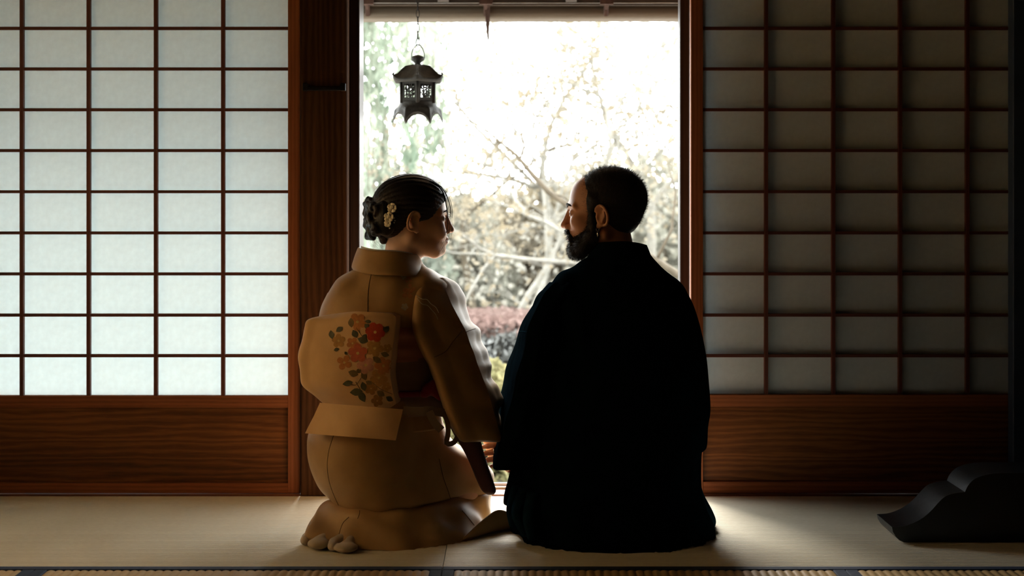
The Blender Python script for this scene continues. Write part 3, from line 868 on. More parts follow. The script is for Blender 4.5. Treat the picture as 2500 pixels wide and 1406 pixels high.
def paint_tone(o, base, origin, facing, sc, lip, woman):
    me = o.data; n = len(me.vertices); co = np.empty(n*3, np.float32); me.vertices.foreach_get('co', co); co = co.reshape(-1, 3)
    f = np.array([facing[0], facing[1], 0]); f = f/np.linalg.norm(f); l = np.array([-f[1], f[0], 0])
    q = co-np.array(origin); L_ = np.stack([q@f, q@l, q[:, 2]], 1)/np.array(sc)
    C = np.tile(np.array(base[:3]), (n, 1))
    d = np.sqrt(((L_[:, 1])/.021)**2+((L_[:, 2]+.0537)/.0115)**2); w_ = np.clip(1.4-d*1.1, 0, 1)*(L_[:, 0] > .085)
    C = C*(1-w_[:, None])+np.array(lip[:3])*w_[:, None]
    for s in (1, -1):      # cheeks
        d = np.sqrt(((L_[:, 0]-.075)/.03)**2+((L_[:, 1]-.042*s)/.03)**2+((L_[:, 2]+.02)/.025)**2); w_ = np.clip(1-d, 0, 1)*.25
        C = C*(1-w_[:, None])+np.array((.55, .22, .15))*w_[:, None]
        d = np.sqrt(((L_[:, 0]-.094)/.006)**2+((L_[:, 1]-.033*s)/.0145)**2+((L_[:, 2]-.0085)/.0028)**2); w_ = np.clip(1.6-d, 0, 1)
        C = C*(1-w_[:, None])+np.array((.02, .012, .01))*w_[:, None]
    a = me.color_attributes.new('tone', 'FLOAT_COLOR', 'POINT')
    a.data.foreach_set('color', np.concatenate([C, np.ones((n, 1))], 1).astype(np.float32).ravel())

def spikes(V, Nrm, n, ln, w_, rg, comb=(0, 0, 0), jit=.5):
    """thin triangles growing from a surface: short hair"""
    i = rg.integers(0, len(V), n); p = V[i]; d = Nrm[i]+np.array(comb)+rg.normal(size=(n, 3))*jit
    d /= np.linalg.norm(d, axis=1)[:, None]; L_ = ln*(.5+rg.random(n))[:, None]
    t = np.cross(d, rg.normal(size=(n, 3))); t /= np.linalg.norm(t, axis=1)[:, None]
    A = np.stack([p-t*w_, p+t*w_, p+d*L_], 1).reshape(-1, 3); k = np.arange(n)*3
    return A, np.stack([k, k+1, k+2], 1)

def field_normals(V, Fq):
    a = V[Fq[:, 2]]-V[Fq[:, 0]]; b = V[Fq[:, 3]]-V[Fq[:, 1]]; n = np.cross(a, b)
    N_ = np.zeros_like(V)
    for k in range(4): np.add.at(N_, Fq[:, k], n)
    return N_/(np.linalg.norm(N_, axis=1)[:, None]+1e-12)

def mixed_mesh(name, V, Fq, T, m, parent, smooth=True):
    me = bpy.data.meshes.new(name)
    me.from_pydata(V.tolist(), [], Fq.tolist()+T.tolist())
    if smooth: me.shade_smooth()
    return link_mesh(name, me, m, parent)

def bvh_of(objs):
    vs_, fs_ = [], []
    for o in objs:
        n = len(vs_); off = Vector((0, 0, 0))
        vs_ += [v.co.copy() for v in o.data.vertices]; fs_ += [tuple(i+n for i in p.vertices) for p in o.data.polygons]
    return BVHTree.FromPolygons(vs_, fs_)

CAMP = Vector((0, CAM_Y, CAM_Z))
def on_surface(bvh, px, py, lift=.0009):
    """the spot on a finished surface that lies along the sight line through a pixel"""
    d = (W(px, py, 0)-CAMP).normalized(); h = bvh.ray_cast(CAMP, d)
    if h[0] is None: return None
    nn = h[1] if h[1].dot(d) < 0 else -h[1]
    return h[0]+nn*lift

def print_shape(mb, bvh, poly, center=None, rings=2, lift=.0009):
    """flat printed/painted motif: a fan polygon laid on the cloth"""
    cx = sum(p[0] for p in poly)/len(poly) if center is None else center[0]; cy = sum(p[1] for p in poly)/len(poly) if center is None else center[1]
    vs_ = []; c = on_surface(bvh, cx, cy, lift)
    if c is None: return
    vs_.append(c); n = len(poly)
    for r in range(1, rings+1):
        for p in poly:
            q = on_surface(bvh, cx+(p[0]-cx)*r/rings, cy+(p[1]-cy)*r/rings, lift)
            if q is None or (q-c).length > .12: return
            vs_.append(q)
    fs_ = [(0, 1+k, 1+(k+1) % n) for k in range(n)]
    for r in range(1, rings):
        a, b = 1+(r-1)*n, 1+r*n
        fs_ += [(a+k, b+k, b+(k+1) % n, a+(k+1) % n) for k in range(n)]
    mb.add(vs_, fs_)

def petal(cx, cy, ang, ln, wd, n=10, tip=.0):
    out = []
    for k in range(n):
        t = 2*math.pi*k/n
        u = (1-math.cos(t))/2; v = math.sin(t)*wd*(1+.25*u)
        x = u*ln; out.append((cx+x*math.cos(ang)-v*math.sin(ang), cy+x*math.sin(ang)+v*math.cos(ang)))
    return out
def leaf_poly(cx, cy, ang, ln, wd, n=10):
    out = []
    for k in range(n):
        t = k/(n-1) if k < n else 0
    top = [(ln*(i/5-.5), wd*math.sin(math.pi*i/5)) for i in range(6)]; bot = [(x, -y*.9) for x, y in reversed(top[1:-1])]
    return [(cx+x*math.cos(ang)-y*math.sin(ang), cy+x*math.sin(ang)+y*math.cos(ang)) for x, y in top+bot]

def hand_pieces(wrist, dirv, palmn, thumb_side, curl, scale=1.0, forearm=None, h=.0022, spread=.10):
    """one hand as a field: palm, four unequal bent fingers, thumb from the side of the palm"""
    d = Vector(dirv).normalized(); nrm = Vector(palmn); nrm = (nrm-d*nrm.dot(d)).normalized(); sd_ = d.cross(nrm).normalized()*thumb_side
    w0 = Vector(wrist); L_ = .085*scale
    P = lambda a, b, c: w0+d*a*scale+sd_*b*scale+nrm*c*scale
    pts = []
    tips = []; chains = []
    for k, (off, ln) in enumerate(((.030, .072), (.010, .080), (-.010, .074), (-.029, .058))):
        base = P(.082-(.004 if k == 0 else 0)-(.008 if k == 3 else 0), off, 0); a = 0.0; q = base.copy(); ch = [(P(.03, off*.7, 0), .0095*scale), (base, .0098*scale)]
        for j, fr in enumerate((.45, .31, .24)):
            a += curl*(1.0 if j else .8)
            dd = (d*math.cos(a)+nrm*math.sin(a)+sd_*(off*spread*6 if j == 0 else 0)).normalized()
            q = q+dd*ln*fr*scale; ch.append((q.copy(), (.0088-.0010*j-(.0008 if k == 3 else 0))*scale))
        chains.append(ch); tips.append((q.copy(), dd))
    th = [(P(.018, .022, .004), .013*scale), (P(.045, .046, .014), .0105*scale), (P(.072, .052, .022), .0092*scale), (P(.092, .046, .028), .0078*scale)]
    allp = [p for ch in chains for p, _ in ch]+[p for p, _ in th]+[w0]+([Vector(forearm)] if forearm is not None else [])
    lo = [min(p[i] for p in allp)-.05 for i in range(3)]; hi = [max(p[i] for p in allp)+.05 for i in range(3)]
    Fd = Field(lo, hi, h)
    Fd.cap(P(.015, .004, 0), P(.062, .004, 0), .019*scale, .020*scale, .01)
    for b_ in (.020, -.018): Fd.cap(P(.012, b_*.7, .002), P(.070, b_, 0), .014*scale, .0125*scale, .012)
    for ch in chains: Fd.chain([p for p, _ in ch], [r for _, r in ch], .003)
    Fd.chain([p for p, _ in th], [r for _, r in th], .006)
    if forearm is not None: Fd.cap(w0, tuple(forearm), .0235*scale, .034*scale, .012); Fd.cap(w0, P(.02, 0, 0), .022*scale, .022*scale, .012)
    return Fd.mesh(1), tips, chains
# ================================================================ WOMAN
def cloth(name, c1, c2, rough=.62, sheen=.25, scale=14, weave=900.0, bump=.25):
    return mottled(name, c1, c2, scale, rough, bump, weave, spec=.3, sheen=sheen, bdist=.0006)
M['kimono'] = cloth('khaki_silk', hexlin(168,130,80), hexlin(186,148,96), .5, sheen=.1)
M['kimono_lining'] = cloth('dark_plum_lining', hexlin(82,44,40), hexlin(100,56,50))
M['obi'] = cloth('cream_gold_obi', hexlin(214,168,112), hexlin(226,182,126), .6, bump=.4, weave=600)
M['obi_band'] = cloth('mauve_beige_obi', hexlin(150,124,108), hexlin(170,142,124))
M['pink_sash'] = cloth('dusty_pink_sash', hexlin(188,128,108), hexlin(204,146,126))
M['cord'] = cloth('dark_red_cord', hexlin(122,26,30), hexlin(150,38,40), .6, bump=.6, weave=300)
M['grey_sash'] = cloth('grey_silk_sash', hexlin(112,92,72), hexlin(134,112,90))
M['white_cloth'] = cloth('white_cotton', hexlin(214,206,194), hexlin(232,226,216), .8)
M['sock'] = cloth('off_white_sock_cotton', hexlin(176,156,128), hexlin(194,174,146), .85)
M['hair_dark'] = mottled('near_black_hair', hexlin(14,12,12), hexlin(34,27,24), 60, .38, .5, 500, spec=.5, stretch=(1, 1, .25))
M['hair_short'] = mottled('short_black_hair', hexlin(14,12,12), hexlin(36,28,24), 200, .55, .5, 900, spec=.35)
M['seam'] = mottled('dark_seam_thread', hexlin(92,68,38), hexlin(108,80,46), 50, .8)
M['cream_petal'] = mottled('cream_fabric_petal', hexlin(236,222,198), hexlin(248,238,220), 40, .6, .2, 200)
M['pearl'] = mottled('pearl', hexlin(232,222,206), hexlin(246,240,228), 20, .2)
M['silver'] = mottled('silver', hexlin(190,190,190), hexlin(214,214,212), 40, .25, metallic=1.0)

wo = empty('person', (-.36, -.50, 0)); tag(wo, 'woman in khaki kimono with flowered obi kneeling and smiling to the right', 'person')
W_FACE = (math.cos(math.radians(14)), math.sin(math.radians(14)))
W_SC = (.965, .92, .945)
ear = W(1013, 543, -.52); W_O = Vector((ear.x-.070*W_FACE[1], ear.y+.070*W_FACE[0], ear.z))
hf = head_field(W_SC, .043, -.255, True); hv, hq = hf.mesh(1); hvw = place(hv, W_O, W_FACE)

# hidden body under the clothes: torso, arms, folded legs
fx = Vector((.64, .77, 0)); rt = Vector((.77, -.64, 0))
bf = Field((-.62, -.74, .012), (.05, -.10, .80), .0075)
nk = W_O + Vector((-.045, -.012, -.235))
bf.cap((-.37, -.49, .20), (-.345, -.47, .40), .105, .088, .03).cap((-.345, -.47, .40), tuple(nk+Vector((0, 0, -.10))), .088, .085, .03)
bf.cap(tuple(nk+Vector((0, 0, -.12))), tuple(nk+Vector((0, 0, .06))), .055, .046, .03)
shR = Vector((-.205, -.515, .60)); shL = Vector((-.455, -.44, .60))
bf.cap(tuple(shL), tuple(shR), .045, .045, .03)
elR = Vector((-.135, -.50, .405)); wrR = W(1190, 1058, -.385)
elL = Vector((-.44, -.39, .40)); wrL = Vector((-.30, -.32, .28))
bf.chain([tuple(shR), tuple(elR), tuple(wrR)], [.043, .034, .023], .02)
bf.chain([tuple(shL), tuple(elL), tuple(wrL)], [.043, .034, .026], .02)
for s in (1, -1):
    hip = Vector((-.37, -.48, .17))+rt*.07*s; kn = Vector((-.165, -.37, .085))+Vector((.4, -.9, 0))*.05*s; an = Vector((-.44, -.58, .052))+rt*.05*s
    bf.cap(tuple(hip), tuple(kn), .078, .055, .03); bf.cap(tuple(kn), tuple(an), .045, .034, .02)
bv, bq = bf.mesh(1)
(hm, tipsW, chW) = hand_pieces(wrR, (.46, .04, -.88), (.35, .85, .25), 1, .20, .82, forearm=tuple(wrR*.7+elR*.3))
body = union_into('body', [(hvw, hq), (bv, bq), hm], M['skin'], wo)
body['label'] = 'warm skinned head, neck and hand'
paint_tone(body, hexlin(230,184,152), W_O, W_FACE, W_SC, hexlin(178,92,84), True)
for tp, dd in tipsW:      # red nails
    mbn = Field(tp-Vector((.012,)*3), tp+Vector((.012,)*3), .0012); mbn.ell(tuple(tp+dd*.0035+Vector((0, -.0045, .002))), (.0045, .0035, .0052), .002)
    V, Fq = mbn.mesh(1); np_mesh('fingernail', V, Fq, M['cord'], wo)

# ---- hair: swept cap, rolled bun, loose strands
def local_to_world(P, O, facing): return place(np.asarray(P, float).reshape(-1, 3), O, facing)
Fh = Field((-.16, -.12, -.12), (.14, .12, .16), .003)
S = lambda *p: tuple(p[i]*W_SC[i] for i in range(3))
Fh.ell(S(.000, 0, .056), S(.107, .0835, .084), .01)
Fh.ell(S(-.055, 0, .020), S(.060, .072, .070), .02)
Fh.ell(S(.098, 0, -.055), S(.062, .12, .118), .010, 'sub')           # face opening
Fh.ell(S(.030, 0, -.080), S(.060, .12, .082), .008, 'sub')           # cheek and ear line
for s in (1, -1): Fh.ell(S(-.002, .088*s, .000), S(.025, .022, .033), .006, 'sub')
Fh.ell(S(-.02, 0, -.125), S(.10, .12, .085), .01, 'sub')
X, Y, Z = np.meshgrid(*Fh.ax, indexing='ij')
ang = np.arctan2(Y, Z-.012)
Fh.D += (.0009*np.sin(ang*44+X*14)+.0006*np.sin(ang*79-X*30)).astype(np.float32)
V, Fq = Fh.mesh(1); Nn = field_normals(V, Fq)
hair = np_mesh('hair', local_to_world(V, W_O, W_FACE), Fq, M['hair_dark'], wo); hair['label'] = 'dark hair swept back into a rolled bun'
Fb = Field((-.175, -.09, -.09), (-.03, .09, .13), .0028); R = random.Random(4)
for k in range(30):
    a0 = R.uniform(0, 6.28); r0 = R.uniform(.006, .034); cz = R.uniform(-.030, .058); cy = R.uniform(-.045, .045)
    cxx = -.098-.022*math.cos(cy*25)*math.cos((cz-.015)*22)+R.uniform(-.004, .004); pts_ = []
    for j in range(6):
        a = a0+j*.75; pts_.append((cxx-.004*math.sin(j*1.3), cy+.015*math.cos(a), cz+.014*math.sin(a)))
    Fb.chain(pts_, R.uniform(.0055, .0085), .003)
Fb.ell((-.088, 0, .015), (.026, .055, .055), .008)
for s in (1, -1): Fb.ell((-.075, .045*s, .012), (.03, .025, .05), .01)
Fb.chain([(-.085, -.02, -.035), (-.075, 0, -.050), (-.06, .02, -.052)], .009, .006)
V, Fq = Fb.mesh(0); bun = np_mesh('bun', local_to_world(V, W_O, W_FACE), Fq, M['hair_dark'], hair)
st = MB()
def strand(pts, r=.0006):
    c = catmull(np.array(pts, float), 14, False); w_ = local_to_world(c*np.array(W_SC), W_O, W_FACE)
    st.tube([Vector(p) for p in w_], [r*(1-.7*i/13) for i in range(14)], 4, cap=False)
R = random.Random(9)
for k in range(24):     # fringe falling beside the face
    j = R.uniform(-1, 1); s = -1 if k % 3 else 1
    end = R.choice([.03, .0, -.03, -.06, -.085])
    strand([(.052+.006*j, .045*s, .118), (.086+.006*j, .045*s, .094), (.103+.008*j, (.042+.004*j)*s, .052), (.105+.007*j, (.046+.006*j)*s, .01+end*.2), (.100+.010*j, (.050+.007*j)*s, end*.6+R.uniform(-.01, .01)), (.088+.016*j, (.052+.008*j)*s, end)], R.uniform(.0005, .0009))
for k in range(26):     # flyaways over the crown and at the nape
    a = R.uniform(.3, 2.6); ca, sa = math.cos(a), math.sin(a); y = R.uniform(-.04, .04)
    strand([(.10*ca, y, .056+.080*sa), (.106*math.cos(a+.15), y, .056+.089*math.sin(a+.15)), (.106*math.cos(a+.35), y*1.1, .056+.086*math.sin(a+.35))], .0004)
for k in range(24):
    x, y, z = -.10+R.uniform(-.01, .02), R.uniform(-.045, .02), R.uniform(-.05, .02); a = R.uniform(2.2, 4.4)
    strand([(x, y, z), (x+.016*math.cos(a), y, z+.012*math.sin(a)), (x+.026*math.cos(a+.7), y, z+.02*math.sin(a+.7)-.006), (x+.020*math.cos(a+1.5), y, z+.026*math.sin(a+1.2)-.012)], .00045)
o = st.build('loose_strands', M['hair_dark'], hair, smooth=True); o['kind'] = 'stuff'
# eyebrows
eb = MB()
for s in (1, -1):
    w_ = local_to_world(np.array([(.1035, .016*s, .028), (.0985, .034*s, .034), (.085, .050*s, .028)])*np.array(W_SC), W_O, W_FACE)
    MB().tube([Vector(p) for p in w_], [.0022, .0024, .0010], 6).build('eyebrow', M['hair_dark'], body, smooth=True)
# flower hairpins on the near side of the hair
def blossom(c, r, nd, parent, npet=5):
    n_ = Vector(nd).normalized(); a_ = n_.orthogonal().normalized(); b_ = n_.cross(a_); root = MB()
    for k in range(npet):
        t = 2*math.pi*k/npet; d = a_*math.cos(t)+b_*math.sin(t); e = n_.cross(d)
        rows = []
        for i, (u, wd, hh) in enumerate(((.05, .18, .0), (.45, .48, .10), (.8, .50, .26), (1.0, .30, .36))):
            rows.append([Vector(c)+d*r*u+e*r*wd*q+n_*(r*hh-r*.15*abs(q)) for q in (-1, -.5, 0, .5, 1)])
        vs_ = [p for rw in rows for p in rw]+[p-n_*r*.06 for rw in rows for p in rw]
        fs_ = []
        for i in range(3):
            for j in range(4): q = i*5+j; fs_ += [(q, q+1, q+6, q+5), (q+20, q+25, q+26, q+21)]
        for j in range(4): fs_ += [(j, j+20, j+21, j+1), (15+j, 16+j, 36+j, 35+j)]
        for i in range(3): fs_ += [(i*5, i*5+5, i*5+25, i*5+20), (i*5+4, i*5+24, i*5+29, i*5+9)]
        root.add(vs_, fs_)
    for k in range(4):
        t = 2*math.pi*k/4+.4; d = a_*math.cos(t)+b_*math.sin(t)
        root.lathe([(.0001, -r*.1), (r*.22, 0), (r*.26, r*.2), (r*.16, r*.4), (.0001, r*.46)], Vector(c)+d*r*.18+n_*r*.15, 8)
    return root
hb = bvh_of([hair, bun])
pin = None
nd = Vector((-.25, -1, .1))
for px, py, r in ((958, 507, 12), (949, 530, 12.5), (946, 545, 9)):
    p = on_surface(hb, px, py, .004); q = blossom(p, r/905, nd, hair).build('flower_hairpin', M['cream_petal'], hair, smooth=True); q['label'] = 'cream fabric blossom hairpin'
pm = MB()
for px, py, r in ((962, 532, 2.5), (964, 538, 2), (960, 543, 1.8), (950, 556, 2)):
    p = on_surface(hb, px, py, .004); rr_ = r/905
    pm.lathe([(.00005, -rr_), (rr_*.7, -rr_*.7), (rr_, 0), (rr_*.7, rr_*.7), (.00005, rr_)], p, 10)
pm.build('hairpin_pearls', M['pearl'], hair, smooth=True)

# ---- kimono: skirt over the folded legs
def wf(V_x, V_y, V_z, u, v):
    return .0035*np.sin(V_x*38+V_z*21+V_y*9)*np.clip(1-v*1.1, 0, 1)+.002*np.sin(V_x*77-V_z*33)*np.clip(.9-v, 0, 1)
rows = [hull2((-.35, -.51), .11, (-.165, -.36), .090, .030), hull2((-.352, -.51), .128, (-.160, -.355), .098, .075), hull2((-.352, -.515), .143, (-.152, -.35), .101, .10), hull2((-.375, -.52), .150, (-.155, -.355), .104, .136),
        hull2((-.390, -.52), .153, (-.205, -.395), .112, .18), hull2((-.397, -.52), .155, (-.275, -.43), .118, .229), hull2((-.395, -.51), .153, (-.31, -.445), .124, .276),
        hull2((-.372, -.495), .142, (-.325, -.44), .126, .33), hull2((-.358, -.485), .136, (-.325, -.45), .126, .37)]
skirt = loft_obj('kimono_skirt', M['kimono'], wo, rows, 160, 90, disp=wf)
# raised seam lines on the skirt
sb = bvh_of([skirt]); sm_ = MB()
for line in (((815, 1062), (803, 1100), (799, 1140), (805, 1180), (818, 1215), (828, 1236)), ((1072, 1120), (1082, 1165), (1096, 1205), (1106, 1242))):
    c = catmull(np.array(line, float), 16, False); pts_ = [on_surface(sb, a, b, .0004) for a, b in c]; pts_ = [p for p in pts_ if p is not None]
    MB().tube(pts_, .0008, 5).build('seam', M['seam'], skirt, smooth=True)
# hem spread over the heels
def fl(px, py):   # floor point under a pixel
    Z = F_PX*.9/(py-HY); return ((px-CX)*Z/F_PX, Z+CAM_Y)
def poly_row(pts, z): return [(x, y, z if not hasattr(z, '__len__') else z[i]) for i, (x, y) in enumerate(pts)]
xy = lambda a, b, y_: tuple(W(a, b, y_))[:2]
base = [xy(750, 1306, -.655), xy(822, 1324, -.685), xy(880, 1341, -.70), fl(960, 1343), fl(1050, 1335), fl(1135, 1320), fl(1180, 1300), (-.075, -.44), (-.055, -.38), (-.07, -.30), (-.17, -.27), (-.27, -.29), (-.40, -.37), (-.49, -.50), (-.53, -.60)]
top = [(-.50, -.555), (-.465, -.60), (-.415, -.645), (-.36, -.655), (-.29, -.645), (-.21, -.59), (-.15, -.50), (-.095, -.43), (-.065, -.38), (-.08, -.31), (-.17, -.28), (-.27, -.30), (-.38, -.38), (-.46, -.46), (-.49, -.51)]
mid = [tuple(np.array(a)*.55+np.array(b)*.45) for a, b in zip(base, top)]
zz0 = [.029, .022, .008]+[.002]*11+[.02]
zz1 = [.062, .055, .045, .045, .047, .048, .05, .05, .05, .05, .05, .05, .05, .055, .06]
def hemfold(x, y, z, u, v):
    e = np.sin(np.pi*np.clip(v, 0, 1)); return e*(.0028*np.sin(u*62+z*40)+.002*np.sin(u*31+2)+.0025*np.sin(x*55+y*30))
hem = loft_obj('kimono_hem', M['kimono'], wo, [poly_row(base, [z*.3 for z in zz0]), poly_row([(a*.985+b*.015) if False else a for a, b in zip(base, top)], zz0), poly_row(mid, zz1), poly_row(top, .088), poly_row([tuple(np.array(a)*.6+np.array((-.3, -.43))*.4) for a in top], .095)], 200, 36, disp=hemfold)
hb2 = bvh_of([hem])
for line in (((852, 1262), (838, 1276), (830, 1296), (824, 1322)), ((878, 1246), (877, 1256), (873, 1266)), ((1128, 1246), (1142, 1262), (1158, 1282))):
    c = catmull(np.array(line, float), 12, False); pts_ = [on_surface(hb2, a, b, .0003) for a, b in c]; pts_ = [p for p in pts_ if p is not None]
    if len(pts_) > 4: MB().tube(pts_, .0008, 5).build('seam', M['seam'], hem, smooth=True)
# hem corner curling up on the right
rows = []
for px, py, hgt, wd in ((1128, 1322, .010, .020), (1150, 1316, .026, .032), (1178, 1308, .044, .036), (1204, 1300, .056, .036), (1226, 1296, .052, .034), (1244, 1294, .036, .028), (1252, 1292, .014, .016)):
    x, y = fl(px, py); rows.append([(x, y, .002), (x+.004, y-.002, hgt*.45), (x+.006, y+wd*.35, hgt), (x+.004, y+wd*.8, hgt*.75), (x, y+wd, .002)])
loft_obj('kimono_hem_fold', M['kimono'], wo, rows, 40, 40, closed=True)
# split toe socks
def sock(lobes, heel):
    P_ = []
    for px, py, rx, rz, dy in lobes:
        x, y = fl(px, py+rz*.8); P_.append((x, y+.012+dy, rz/948, rx/948))
    lo = (min(p[0]-p[3] for p in P_+[(heel[0], 0, 0, .03)])-.02, min(p[1] for p in P_)-.06, -.008); hi = (max(p[0]+p[3] for p in P_+[(heel[0], 0, 0, .03)])+.02, heel[1]+.06, .09)
    Ft = Field(lo, hi, .0022)
    for x, y, rz, rx in P_:
        Ft.ell((x, y, rz+.001), (rx, .030, rz), .0035)
        Ft.cap((x, y+.02, rz+.004), heel, rz*.95, .026, .010)
    k = Ft.ax[2] < .0006; Ft.D[:, :, k] = np.maximum(Ft.D[:, :, k], .0015)
    V, Fq = Ft.mesh(1); o = np_mesh('split_toe_sock', V, Fq, M['sock'], wo); o['label'] = 'off white split toe sock'
sock(((745, 1325, 14, 12, .006), (776, 1333, 27, 13, 0)), (-.45, -.585, .028))
sock(((811, 1338, 13, 12, .004), (843, 1342, 30, 11, 0)), (-.385, -.60, .028))

# ---- kimono: upper body
yc = -.475
def tf(x, y, z, u, v):
    return .004*np.sin(x*46+z*16)*np.clip((v-.35)*3, 0, 1)*np.clip((.92-v)*6, 0, 1)+.002*np.sin(x*90-z*40)*np.clip((v-.4)*3, 0, 1)*np.clip((.95-v)*6, 0, 1)
rows = []
for py, a, b, hd_ in ((1040, 800, 1080, .125), (1000, 796, 1075, .123), (940, 800, 1066, .121), (880, 800, 1058, .120), (820, 790, 1062, .122), (774, 780, 1082, .124), (740, 788, 1098, .122), (717, 799, 1106, .116), (697, 813, 1106, .108), (682, 826, 1092, .098), (668, 846, 1066, .086), (656, 866, 1044, .074), (640, 890, 1030, .060), (628, 905, 1020, .05)):
    rows.append(ring(a, b, py, yc, hd_, e=2.3))
tors = loft_obj('kimono_upper', M['kimono'], wo, rows, 140, 110, disp=tf)
# left sleeve, only its outer edge shows beyond the sash
rows = []
for py, a, b, y_, h_ in ((1060, 812, 850, -.40, .07), (1000, 800, 860, -.40, .085), (920, 790, 880, -.41, .085), (840, 782, 890, -.42, .08), (790, 778, 890, -.43, .075), (750, 784, 890, -.44, .07), (715, 800, 880, -.45, .055)):
    rows.append(ring(a, b, py, y_, h_))
loft_obj('sleeve', M['kimono'], wo, rows, 60, 50)
# right sleeve: flat panel facing back with a crisp right edge, rounded lit side beyond it
def srow(py, bl, br, fr, fl_, yb=-.625, ye=-.575, yf=-.47, yl=-.42):
    return [W(bl, py, yb), W((bl+br)/2, py, (yb+ye)/2-.012), W(br, py, ye), W((br+fr)/2+2, py, (ye+yf)/2-.012), W(fr, py, yf), W((fr+fl_)/2, py, (yf+yl)/2+.012), W(fl_, py, yl)]
rows = [srow(1079, 1136, 1206, 1212, 1140, -.60, -.55, -.50, -.50), srow(1072, 1124, 1221, 1224, 1130, -.615, -.555, -.48, -.46), srow(1045, 1108, 1217, 1224, 1112), srow(1008, 1090, 1207, 1222, 1096), srow(968, 1078, 1194, 1219, 1084),
        srow(926, 1064, 1180, 1206, 1070), srow(890, 1048, 1167, 1192, 1056), srow(865, 1034, 1159, 1190, 1040), srow(837, 1022, 1147, 1179, 1030), srow(805, 1012, 1134, 1161, 1024, -.615, -.56, -.47), srow(771, 1008, 1118, 1147, 1024, -.605, -.56, -.47),
        srow(741, 1010, 1103, 1138, 1026, -.59, -.555, -.465), srow(712, 1018, 1090, 1127, 1030, -.57, -.545, -.465), srow(692, 1030, 1080, 1114, 1036, -.55, -.535, -.47), srow(678, 1040, 1070, 1090, 1044, -.525, -.52, -.48)]
def sf(x, y, z, u, v):
    front = np.exp(-((u-.50)/.12)**2)
    return front*(.006*np.sin(z*70+1.0)+.003*np.sin(z*130))*np.clip((.9-v)*5, 0, 1)+.0015*np.sin(z*60+x*50)
slv = loft_obj('sleeve', M['kimono'], wo, rows, 120, 110, sharp=[2], disp=sf, angle=50)
# hanging lower pocket of that sleeve
rows = []
for py, a, b, y_, h_ in ((1206, 1188, 1207, -.50, .010), (1196, 1176, 1211, -.505, .018), (1170, 1163, 1203, -.51, .022), (1138, 1150, 1192, -.515, .024), (1100, 1132, 1180, -.52, .026), (1060, 1108, 1168, -.53, .028), (1010, 1085, 1140, -.53, .03), (950, 1072, 1110, -.53, .03)):
    rows.append(ring(a, b, py, y_, h_, e=2.6))
loft_obj('sleeve_pocket', M['kimono_lining'], wo, rows, 60, 60)
# centre back seam and sleeve seam
tb2 = bvh_of([tors, slv]); sm_ = MB()
for line in (((908, 664), (901, 695), (898, 730), (898, 765)), ((1130, 806), (1105, 835), (1088, 858), (1060, 872)), ((1137, 811), (1148, 806), (1161, 802))):
    c = catmull(np.array(line, float), 14, False); pts_ = [on_surface(tb2, a, b, .0003) for a, b in c]; MB().tube([p for p in pts_ if p is not None], .0008, 5).build('seam', M['seam'], tors, smooth=True)

# ---- collar standing away from the nape, with white under collar
def collar_rows(specs, cx, y0):
    rows = []
    for (dx, ry, zoff, rx) in specs: rows.append((dx, ry, zoff, rx))
    return rows
def collar(name, m, cpx, cy, profile, parent, n=28, label=None, sag=None):
    """profile: list of (half width px, half depth m, py at the near side, extra rise at left, extra rise at far side)"""
    rows = []
    for hw, hd_, py, lift, farlift, dx in profile:
        base_ = W(cpx+dx, py, cy); r = []
        for k in range(n):
            t = 2*math.pi*k/n; c, s = math.cos(t), math.sin(t)
            x = base_.x+c*hw/895; y = cy+s*hd_
            z = base_.z+lift*max(0, -c)**2+farlift*max(0, s)-.012*max(0, c)**2
            r.append((x, y, z))
        rows.append(r)
    return loft_obj(name, m, parent, rows, 110, 26, cap0=False, cap1=False, label=label)
collar('collar', M['kimono'], 953, -.47, [(92, .110, 667, .012, -.005, 0), (93, .109, 660, .013, -.005, -1), (86, .098, 640, .014, -.005, -2), (78, .088, 622, .012, -.008, -4), (74, .083, 612, .008, -.010, -5), (71, .080, 611, .008, -.010, -5), (70, .078, 618, .008, -.012, -5), (76, .082, 640, .008, -.012, -4), (82, .090, 664, .008, -.012, -2)], wo, label='broad khaki collar standing off the neck')
collar('under_collar', M['white_cloth'], 949, -.465, [(72, .076, 640, .012, -.008, 0), (68, .074, 614, .011, -.008, 0), (66.5, .072, 608, .009, -.008, 0), (64, .070, 612, .009, -.008, 0), (60, .066, 640, .006, -.008, 0)], wo, label='white under collar')

# ---- obi: band, pillow bow, flap, cord, sashes
rows = [ring(a, b, py, yc, h_, e=2.3) for py, a, b, h_ in ((1000, 790, 1083, .130), (996, 788, 1085, .133), (940, 791, 1077, .131), (880, 791, 1069, .129), (845, 789, 1068, .129), (838, 790, 1066, .127))]
obi = loft_obj('obi_band', M['obi_band'], wo, rows, 110, 40, disp=lambda x, y, z, u, v: .0012*np.sin(z*160)); obi['label'] = 'mauve beige obi wrapped round the waist'
rows = [ring(a, b, py, yc, h_, e=2.3) for py, a, b, h_ in ((872, 790, 1068, .1305), (862, 788, 1071, .134), (836, 788, 1070, .133), (805, 788, 1072, .131), (790, 792, 1070, .126))]
o = loft_obj('obi_sash', M['pink_sash'], wo, rows, 110, 24, disp=lambda x, y, z, u, v: .0030*np.sin(z*150+x*18)); o['label'] = 'dusty pink sash above the obi'
cordm = MB(); 
pts_ = [Vector(p) for p in ring(789, 1079, 948, yc, .136, n=40, e=2.3)]; cordm.tube(pts_+[pts_[0]], .0085, 8, cap=False)
cordm.build('obi_cord', M['cord'], wo, smooth=True)
Fk = Field(W(1050, 952, -.60)-Vector((.06, .06, .06)), W(1050, 952, -.60)+Vector((.06, .06, .06)), .003)
kc = W(1048, 950, -.585)
